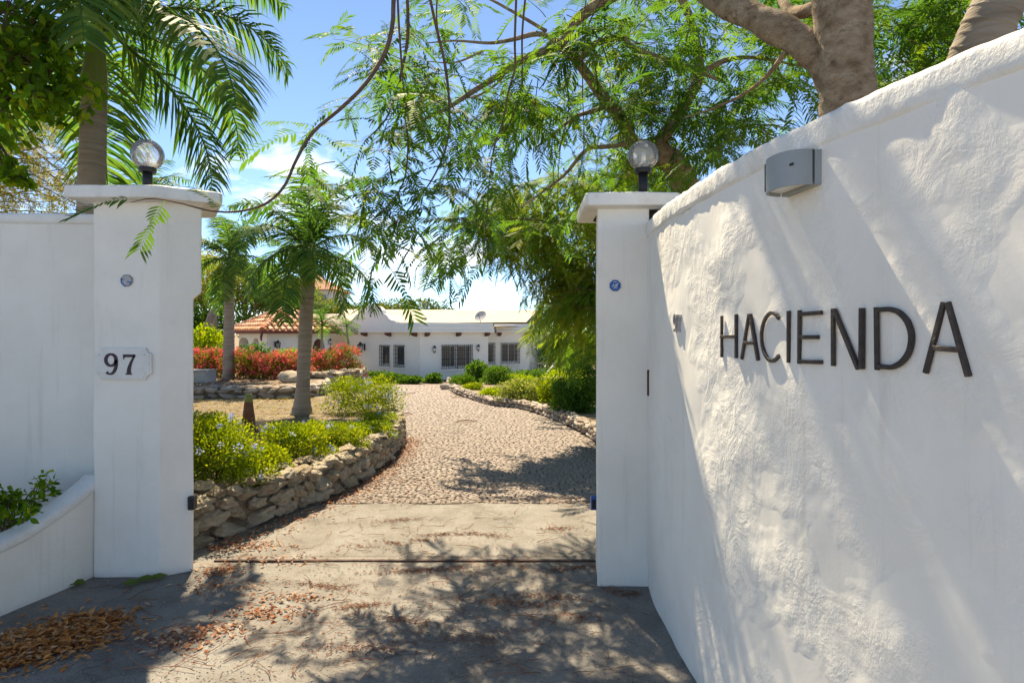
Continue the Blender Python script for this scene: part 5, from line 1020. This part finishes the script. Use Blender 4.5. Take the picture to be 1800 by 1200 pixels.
# bougainvillea hedge: separate bushes
for k, (px, py, Y, rx, rz, gr, lab) in enumerate(((352, 640, 18.2, .75, .48, 170, 'red bougainvillea bush at the pillar edge of the hedge'), (382, 640, 18.0, .62, .46, 170, 'pink bougainvillea bush left of the slender palm trunk'), (422, 645, 17.6, .62, .50, 150, 'orange-pink bougainvillea right of the slender palm trunk'),
                                                  (455, 648, 17.6, .58, .46, 60, 'greenish bougainvillea with few red blooms'), (484, 650, 17.4, .66, .48, 230, 'brightest red bougainvillea in the middle of the hedge'), (513, 646, 17.6, .60, .50, 190, 'red bougainvillea just left of the thick palm trunk'),
                                                  (567, 642, 19.0, .60, .55, 170, 'pink bougainvillea just right of the thick palm trunk'), (600, 640, 19.3, .62, .60, 120, 'tall bougainvillea with magenta clusters by the lantern'), (626, 646, 19.3, .42, .46, 40, 'mostly green bougainvillea ending the hedge at the right'))):
    shrub('bougainvillea', at(px, py, Y), (rx, .5, rz), 2600, .055, MT['lf_boug'], lab, group='bougainvillea hedge', flowers=(MT['fl_boug'], int(gr * 1.25), .056, 11), seed=20 + k, lob=9, stems=6)
shrub('lime_shrub', at(495, 625, 20.5), (1.3, .5, .30), 3500, .07, MT['lf_lime'], 'lime-green clipped shrub behind the red hedge', seed=41); shrub('dark_bush', at(452, 620, 20), (.55, .4, .40), 1200, .09, MT['lf_dark'], 'small dark leafy bush in front of the pavilion arches', seed=42, tmpl=(BV, BF))
shrub('green_bush', at(360, 602, 22), (1.0, .7, .75), 3000, .11, MT['lf_lime'], 'bright green bush below the dead trunk', seed=43, tmpl=(BV, BF)); shrub('orange_bush', at(383, 594, 24), (.6, .5, .55), 1500, .07, MT['lf_boug'], 'orange-flowering bush left of the pavilion', flowers=(MT['fl_boug'], 60, .06, 8), seed=44)
# plants along the house and in the right bed
for k, (px, py, Y, rx, rz, lab) in enumerate(((655, 660, 27.4, .8, .24, 'dark low plants under the two narrow windows'), (690, 664, 27, .75, .20, 'dark low plants right below the second narrow window'), (718, 668, 26.5, .6, .16, 'dark low plants near the house corner'), (760, 665, 27, .42, .26, 'small dark shrub at the house corner under the left sconce'))):
    shrub('house_plant', at(px, py, Y), (rx, .4, rz), 1300, .10, MT['lf_dark'], lab, group='dark plants along the house foot', seed=50 + k, tmpl=(BV, BF))
shrub('papaya_like_bush', at(842, 655, 25), (.7, .5, .5), 1500, .13, MT['lf_dark'], 'dark green bush with large leaves under the right sconce', seed=60, tmpl=(BV, BF)); shrub('variegated_bush', at(874, 664, 23.5), (.72, .6, .55), 3000, .08, MT['lf_dark'], 'glossy dark bush in front of the set-back window', seed=61)
shrub('grass_clump', at(812, 670, 23), (.5, .4, .22), 1600, .12, MT['lf_dark'], 'grassy dark clump at the far end of the stone edging', seed=66, tmpl=(DV * [.3, 1.3, 1], DF), up=1.2)
def yb(px, m):
    for Y in np.arange(8.5, 27, .05):
        if (px - CX) / F * Y > xr(Y) + m: return Y
    return 27.
for k, (px, pt, rpx, m, mt, sz, n, nm, lab) in enumerate(((868, 684, 26, .45, 'lf_lime', .06, 2200, 'low_yellow_plant', 'low yellow-green plants on the edging left of the pale shrub'), (912, 668, 44, .6, 'lf_var', .055, 6500, 'pale_shrub', 'pale variegated shrub beside the right edging'), (950, 664, 38, 1.0, 'lf_var', .055, 4500, 'pale_shrub', 'second pale variegated shrub, right of the first, under the drooping tree'),
        (1012, 662, 46, .55, 'lf_dark', .055, 9000, 'dense_green_bush', 'dense dark green bush against the right pillar edge'), (1045, 640, 50, 1.2, 'lf_dark', .06, 5000, 'dense_green_bush', 'taller green bush behind the dense bush at the right pillar edge'), (900, 655, 48, 2.6, 'lf_lime', .07, 3600, 'border_shrub', 'yellow-green shrub behind the pale shrub on the right bed'),
        (978, 668, 34, .8, 'lf_plumb', .055, 4000, 'border_shrub', 'light green shrub between the pale shrubs and the dense bush'), (990, 640, 48, 2.4, 'lf_lime', .07, 3600, 'border_shrub', 'bright leafy shrub below the drooping tree'), (935, 648, 44, 4.0, 'lf_dark', .09, 3000, 'border_shrub', 'dark shrub in front of the low patio wall'), (830, 684, 22, .4, 'lf_plumb', .06, 1600, 'border_shrub', 'low light green plant by the bend of the right edging'))):
    Y = yb(px, m); rx = rpx / F * Y; zg_ = float(gz(Y)) + BED_R; zt_ = at(px, pt, Y)[2]; rz = max(.12, (zt_ - zg_) / 2)
    shrub(nm, ((px - CX) / F * Y, Y, zg_ + rz), (rx, min(rx, .55 + .1 * m), rz), n, sz, MT[mt], lab, group='shrubs of the right border', seed=160 + k, lob=9)
# plant in the left planter
t = thing('planter_plant', (-3.5, 4.15, .35), 'leafy dark green shrub in the white planter at the left edge', 'shrub'); fo = Foliage(); g = Geo()
for i in range(34):
    b_ = np.array([random.uniform(-3.85, -3.3), random.uniform(3.9, 4.3), .34]); e = b_ + np.array([random.uniform(-.25, .38), random.uniform(-.35, .12), random.uniform(.05, .50)]); Q = spline([b_, lerp(b_, e, .55) + (0, 0, .10), e], 8); g.tube(Q, np.linspace(.006, .002, 8), 4, cap=False)
    for q in Q[2:]:
        for _ in range(5): fo.leaf(q + rv() * .02, unit(rv() + np.array([.2, -.3, .1])), np.array([0, -.3, 1.]) + rv() * .5, random.uniform(.035, .065), random.gauss(.45, .22))
put('foliage', fo.geo([(BV, BF)]), MT['lf_broad'], t, kind='stuff'); put('stems', g, MT['twig'], t, smooth=True)
# --- background trees
def bgtree(base, h, r, n, size, mat, label, seed, trunk=.14, lob=14, name='garden_tree', tm=(DV, DF)):
    base = np.array(base, float); t = thing(name, base, label, 'tree', 'background trees'); top = base + (0, 0, h); c = base + (0, 0, h - r[2]); L = lobes(c, r, lob, seed); put('trunk', Geo().tube(spline([base - (0, 0, .2), base + (.1, 0, h * .3), c], 12), np.linspace(trunk, trunk * .45, 12), 9), MT['bark'], t, smooth=True)
    for q, _ in L[1:8]: put('branch', Geo().tube(spline([c - (0, 0, r[2] * .6), lerp(c, q, .5) - (0, 0, r[2] * .15), q], 8), np.linspace(trunk * .45, trunk * .12, 8), 6), MT['bark'], t, smooth=True)
    P, D = cloud(L[1:], n, .35); k = len(P); d = unit(D * .5 + rng.normal(size=(k, 3)) * .7); vb = np.array([mnoise.noise(Vector(p * .9)) for p in P]) * .4; put('crown', Geo().scatter(*tm, P, basis(d, unit(rng.normal(size=(k, 3)) * .6 + [0, 0, 1])), size * rng.uniform(.6, 1.4, k), np.clip(.45 + vb + rng.normal(size=k) * .18, 0, 1)), mat, t, kind='stuff'); return t
def bt(px, pytop, Y, rx, rz, n, size, mat, label, seed, zb=-.7, **k):
    c = at(px, pytop, Y); bgtree((c[0], Y, zb), c[2] - zb, (rx, rx * .9, rz), n, size, mat, label, seed, **k)
bt(360, 425, 36, 3.4, 2.6, 9000, .17, MT['lf_acacia'], 'pale yellow-green tree behind the pillar edge and slender palm', 1); bt(430, 450, 34, 3.2, 2.3, 9000, .16, MT['lf_bg'], 'mid-green tree between the slender palm and the pavilion', 2); bt(500, 490, 38, 2.8, 1.9, 7000, .17, MT['lf_bg'], 'olive tree directly behind the pavilion roof', 3)
bt(375, 530, 32, 2.2, 1.6, 6000, .15, MT['lf_dark'], 'dark green tree behind the dead trunk', 4); bt(560, 520, 42, 2.2, 1.6, 5000, .18, MT['lf_bg'], 'green tree right of the far villa', 5); bt(640, 530, 50, 3.2, 1.8, 7000, .2, MT['lf_bg'], 'round tree just behind the parapet gable', 6); bt(700, 521, 52, 3.6, 1.9, 8000, .2, MT['lf_bg'], 'broad flat-topped tree behind the house roof', 7)
bt(775, 523, 50, 1.7, 1.6, 3000, .2, MT['lf_bg'], 'thin sparse tree behind the buff roof', 8); bt(940, 590, 40, 4.0, 2.2, 8000, .18, MT['lf_bg'], 'hedge-like tree behind the patio railing', 9); bt(1010, 560, 38, 4.0, 2.6, 8000, .18, MT['lf_dark'], 'dark tree far behind the drooping tree', 10); bt(250, 500, 40, 4.5, 2.6, 6000, .2, MT['lf_bg'], 'tree far behind the numbered pillar', 11); bt(40, 420, 26, 4, 2.6, 7000, .17, MT['lf_acacia'], 'tree behind the left boundary wall', 12); bt(1250, 470, 30, 5, 3.2, 7000, .2, MT['lf_bg'], 'big tree far behind the lettered wall', 13)
# dead trunk
c = at(372, 600, 25); t = thing('dead_trunk', (c[0], 25, HB), 'broken grey dead tree trunk left of the pavilion', 'dead tree'); P = spline([(c[0] + .1, 25, HB), (c[0], 25, .6), (c[0] - .05, 25, 1.9), (c[0] + .1, 25, 2.75)], 16); put('trunk', Geo().tube(P, np.interp(np.linspace(0, 1, 16), [0, .4, .75, 1], [.32, .2, .24, .12]), 12), MT['deadwood'], t, smooth=True); put('broken_limb', Geo().tube(spline([P[10], P[10] + (.2, -.1, .25), P[10] + (.28, -.1, .62)], 7), [.14, .13, .12, .1, .09, .07, .05], 8), MT['deadwood'], t, smooth=True)
# --- broad-leaved tree overhanging at the top left
t = thing('broadleaf_tree', (-4.8, 5.6, 0), 'dark glossy broad-leaved tree hanging in at the top left corner', 'tree'); put('trunk', Geo().tube(spline([(-6.2, 5.9, -.1), (-6.1, 5.8, 2), (-5.8, 5.6, 4), (-5.2, 5.3, 5.2)], 16), np.linspace(.2, .09, 16), 12), MT['bark'], t, smooth=True); fo = Foliage(); tw = Geo()
def blobs(cl):
    for px, py, Y, r, n in cl:
        c = at(px, py, Y)
        st = np.array([-5.6, 5.45, 4.6]); tw.tube(spline([st, lerp(st, c, .5) + (0, 0, .15), c], 8), np.linspace(.03, .008, 8), 5, cap=False)
        for _ in range(n):
            b_ = c + rv() * r * .55; e = b_ + unit(rv() + np.array([.3, 0, -.3])) * r * .5; tw.tube([c, lerp(c, b_, .6), b_, e], [.006, .004, .003, .002], 4, cap=False)
            for q in np.linspace(0, 1, 6):
                for __ in range(2): fo.leaf(lerp(b_, e, q) + rv() * .02, unit(rv() * .8 + np.array([0, 0, -.6])), rv() * .7 + np.array([0, -.2, 1.]), random.uniform(.07, .115), random.gauss(.35, .25))
blobs([(10, 20, 4.9, .42, 24), (65, 40, 5.0, .32, 18), (30, 110, 4.9, .36, 22), (85, 130, 5.0, .22, 12), (70, 170, 5.0, .26, 17), (10, 170, 4.9, .30, 17), (-60, 80, 4.9, .6, 24), (20, -80, 5.0, .6, 22), (150, -60, 5.1, .5, 14), (12, 300, 4.9, .16, 7), (36, 312, 4.9, .10, 4)])
put('twigs', tw, MT['twig'], t, smooth=True, kind='stuff'); put('crown', fo.geo([(BV, BF)]), MT['lf_broad'], t, kind='stuff')
# --- fine-leaved acacia-like tree behind the left wall
t = thing('acacia_tree', (-9.5, 9.0, 0), 'wispy yellow-green fine-leaved tree above the left boundary wall', 'tree'); tk = spline([(-9.9, 9.2, -.1), (-9.7, 9.1, 1.8), (-9.0, 9.0, 3.4), (-8.6, 9.0, 4.4)], 16); put('trunk', Geo().tube(tk, np.linspace(.16, .06, 16), 10), MT['bark'], t, smooth=True); fo = Foliage(); tw = Geo()
for i in range(46):
    st = tk[random.randint(7, 15)]; e = at(random.uniform(-30, 165), random.uniform(195, 385), random.uniform(7.6, 9.6)); Q = spline([st, lerp(st, e, .45) + (0, 0, .55), e], 12); tw.tube(Q, np.linspace(.022, .004, 12), 5, cap=False)
    for q in Q[4:]:
        for _ in range(4): fo.leaf(q + rv() * .07, unit(rv() * .5 + np.array([.6, -.1, -.5])), rv() * .4 + np.array([0, 0, 1.]), random.uniform(.16, .30), random.gauss(.5, .25))
put('twigs', tw, MT['twig'], t, smooth=True, kind='stuff'); put('crown', fo.geo(FLs), MT['lf_acacia'], t, kind='stuff')

# ------------------------------------------------------------------ fallen leaves and twigs
CLV = np.array([(0, 0, .0), (-.22, .4, .12), (0, 1, .03), (.22, .4, .12), (0, .45, -.02)], float); CLF = np.array([[0, 3, 4], [3, 2, 4], [4, 2, 1], [4, 1, 0]])
def litter(name, pts, size, mat, label, z=0.01, thick=.03, tm=(CLV, CLF), flat=.25):
    n = len(pts); P = np.column_stack([pts, [float(gz(p[1])) for p in pts]]); P[:, 2] += z + rng.random(n) ** 2 * thick; a = rng.uniform(0, 6.283, n); d = np.stack([np.cos(a), np.sin(a), rng.normal(size=n) * flat], 1); u = np.stack([rng.normal(size=n) * flat * 1.3, rng.normal(size=n) * flat * 1.3, np.ones(n)], 1); o_ = P.mean(0) * [1, 1, 0]
    o = put(name, Geo().scatter(*tm, P, basis(d, u), size * rng.uniform(.6, 1.35, n)), mat, off=o_); return tag(o, label, 'fallen leaves', kind='stuff')
def blob(px, py, rx, ry, n, ang=0.):
    c = G(px, py); q = rng.normal(size=(n, 2)) * .5; q = q * [rx, ry]; ca, sa = math.cos(ang), math.sin(ang); return c[:2] + q @ np.array([[ca, sa], [-sa, ca]])
pts = np.vstack([blob(75, 1128, .34, .17, 2100, .35), blob(15, 1158, .32, .16, 1100, .3), blob(150, 1095, .22, .10, 500, .3), blob(120, 1115, .5, .3, 160)]); litter('leaf_litter', pts, .044, MT['lf_dead'], 'thick drift of orange-brown fallen leaves at the lower left', .006, .035)
s, C = pathpts(PATH_L[1:9]); T = unit(np.gradient(C, axis=0)); N = np.stack([T[:, 1], -T[:, 0]], 1); idx = rng.integers(0, len(C), 1500); pts = C[idx] + N[idx] * (.05 + np.abs(rng.normal(size=(1500, 1))) * .16); litter('leaf_litter', pts, .036, MT['lf_red'], 'reddish fallen leaves gathered along the foot of the stone wall', .006, .02)
pts = np.vstack([blob(390, 1005, .16, .10, 160), blob(380, 1030, .3, .14, 110), blob(300, 1130, .3, .12, 150), blob(370, 1110, .3, .10, 130, .1), blob(480, 1080, .3, .1, 110), blob(455, 1060, .3, .2, 60), blob(530, 1050, .25, .06, 60), blob(470, 985, .4, .15, 90), blob(430, 960, .4, .12, 170)]); litter('leaf_litter', pts, .036, MT['lf_red'], 'scattered dry leaves on the concrete right of the numbered pillar', .006, .012)
NV = DV * [.22, 1, 1]
pts = np.vstack([blob(x, y, rx, ry, n, rng.uniform(-.3, .3)) for x, y, rx, ry, n in ((700, 915, .28, .06, 160), (790, 940, .3, .05, 200), (850, 940, .25, .05, 120), (690, 955, .18, .04, 90), (745, 950, .16, .04, 90), (630, 962, .2, .04, 70), (740, 1003, .42, .05, 300), (1000, 1000, .3, .05, 200), (980, 930, .2, .06, 120), (860, 990, .5, .06, 80), (900, 1060, .4, .05, 260), (960, 1050, .3, .05, 200), (700, 1090, .3, .04, 160), (620, 1140, .3, .06, 160), (560, 1030, .3, .05, 200), (640, 1065, .2, .04, 140), (1010, 1085, .2, .05, 120), (830, 1120, .3, .05, 140), (800, 1000, 1.2, .5, 700), (700, 1100, 1.2, .5, 700), (1080, 1040, .1, .06, 60), (1110, 1045, .08, .03, 60))]); litter('leaflet_litter', pts, .034, MT['frass'], 'fine rust-red leaflets strewn over the concrete', .005, .008, (NV, DF), .12)
pts = np.vstack([blob(x, y, rx, ry, n, rng.uniform(-.3, .3)) for x, y, rx, ry, n in ((700, 850, .6, .5, 260), (850, 860, 1.2, .4, 260), (900, 800, 1.5, 1.4, 240), (980, 880, .4, .2, 120))]); litter('leaflet_litter', pts, .04, MT['frass'], 'fine rust-red leaflets strewn over the cobbles', .012, .012, (NV, DF), .15)
GV, GF = ico(1); n = 5000; P = np.array([G(px_, py_) for px_, py_ in zip(rng.uniform(-40, 1180, n), 885 + 320 * rng.random(n) ** .8)]); P[:, 2] += .002; keep = P[:, 0] < .86; P = P[keep]; n = len(P)
tag(put('grit', Geo().scatter(GV, GF, P, np.repeat(np.eye(3)[None], n, 0), rng.uniform(.0012, .0048, (n, 1)) * np.array([[1.2, .9, .6]])), MT['cobble'], off=(-.8, 3.5, 0)), 'fine grit and sand grains lying on the concrete', 'grit', kind='stuff')
g = Geo(); tw_n = 0
for i in range(230):
    c = G(random.uniform(180, 1090), random.uniform(930, 1195)) if i < 190 else G(random.uniform(560, 1040), random.uniform(890, 940)); 
    if c[0] > .82: continue
    a = random.uniform(0, 3.14); l = random.uniform(.06, .24); k = random.uniform(-.5, .5); Q = [(c[0] + math.cos(a + k * s_) * l * s_, c[1] + math.sin(a + k * s_) * l * s_, .008 + .012 * random.random()) for s_ in np.linspace(0, 1, 5)]; g.tube(Q, np.linspace(.0026, .0012, 5), 4, random.random())
tag(put('fallen_twigs', g, MT['frass'], off=(-.8, 3.6, 0)), 'thin reddish twigs and leaf stalks strewn on the concrete', 'twigs', kind='stuff')
for k, (px, py, lab) in enumerate(((122, 1028, 'single green fallen leaf left of the pillar foot'), (215, 1028, 'pair of green fallen leaf blades at the pillar foot'))):
    c = G(px, py); g = Geo(); BVx = BV * [.9, 1, 1]
    for j in range(1 if k == 0 else 3): a = random.uniform(-.5, .5) + .2; d = np.array([[math.cos(a), math.sin(a), .1]]); g.scatter(BVx, BF, [c + (j * .07, .03 * j, .015)], basis(d, np.array([[0, -.2, 1.]])), np.array([.13]), np.array([.9]))
    tag(put('fallen_green_leaf', g, MT['lf_palm'], off=c), lab, 'leaf')
# dry stalks and leaves on the left beds
n = 6500; yy = rng.uniform(6, 14.3, n); xx = np.array([rng.uniform(-9.5 if y_ > 8 else -4, xl(y_) - .3) for y_ in yy]); P = np.column_stack([xx, yy, [float(zbed(y_)) + .01 for y_ in yy]]); a = rng.uniform(0, 6.28, n); d = np.stack([np.cos(a), np.sin(a), rng.uniform(0, .9, n)], 1)
n2 = 2600; k_ = rng.integers(0, n, n2); P2_ = P[k_] + rng.normal(size=(n2, 3)) * [.2, .2, .003]; a2 = rng.uniform(0, 6.28, n2); d2 = np.stack([np.cos(a2), np.sin(a2), rng.normal(size=n2) * .15], 1)
tag(put('leaf_litter', Geo().scatter(CLV, CLF, P2_, basis(d2, rng.normal(size=(n2, 3)) * .3 + [0, 0, 1]), rng.uniform(.03, .075, n2)), MT['lf_red'], off=(-5, 9, 0)), 'dry brown leaf litter on the left garden bed around the cone', 'fallen leaves', kind='stuff')
tag(put('dry_grass', Geo().scatter(DV * [.12, 1, 1], DF, P, basis(d, rng.normal(size=(n, 3)) + [0, 0, 1]), rng.uniform(.04, .11, n)), MT['lf_acacia'], off=(-5, 10, 0)), 'sparse dry grass blades on the left garden bed', 'grass', kind='stuff')
n = 1800; yy = rng.uniform(14.8, 19, n); xx = rng.uniform(-11, -5.8, n); P = np.column_stack([xx, yy, np.full(n, TZ + .01)]); a = rng.uniform(0, 6.28, n); d = np.stack([np.cos(a), np.sin(a), rng.uniform(-.1, .3, n)], 1)
tag(put('leaf_litter', Geo().scatter(CLV, CLF, P, basis(d, rng.normal(size=(n, 3)) * .3 + [0, 0, 1]), rng.uniform(.04, .09, n)), MT['lf_red'], off=(-8, 17, 0)), 'dry leaf litter on the terrace below the red hedge', 'fallen leaves', kind='stuff')
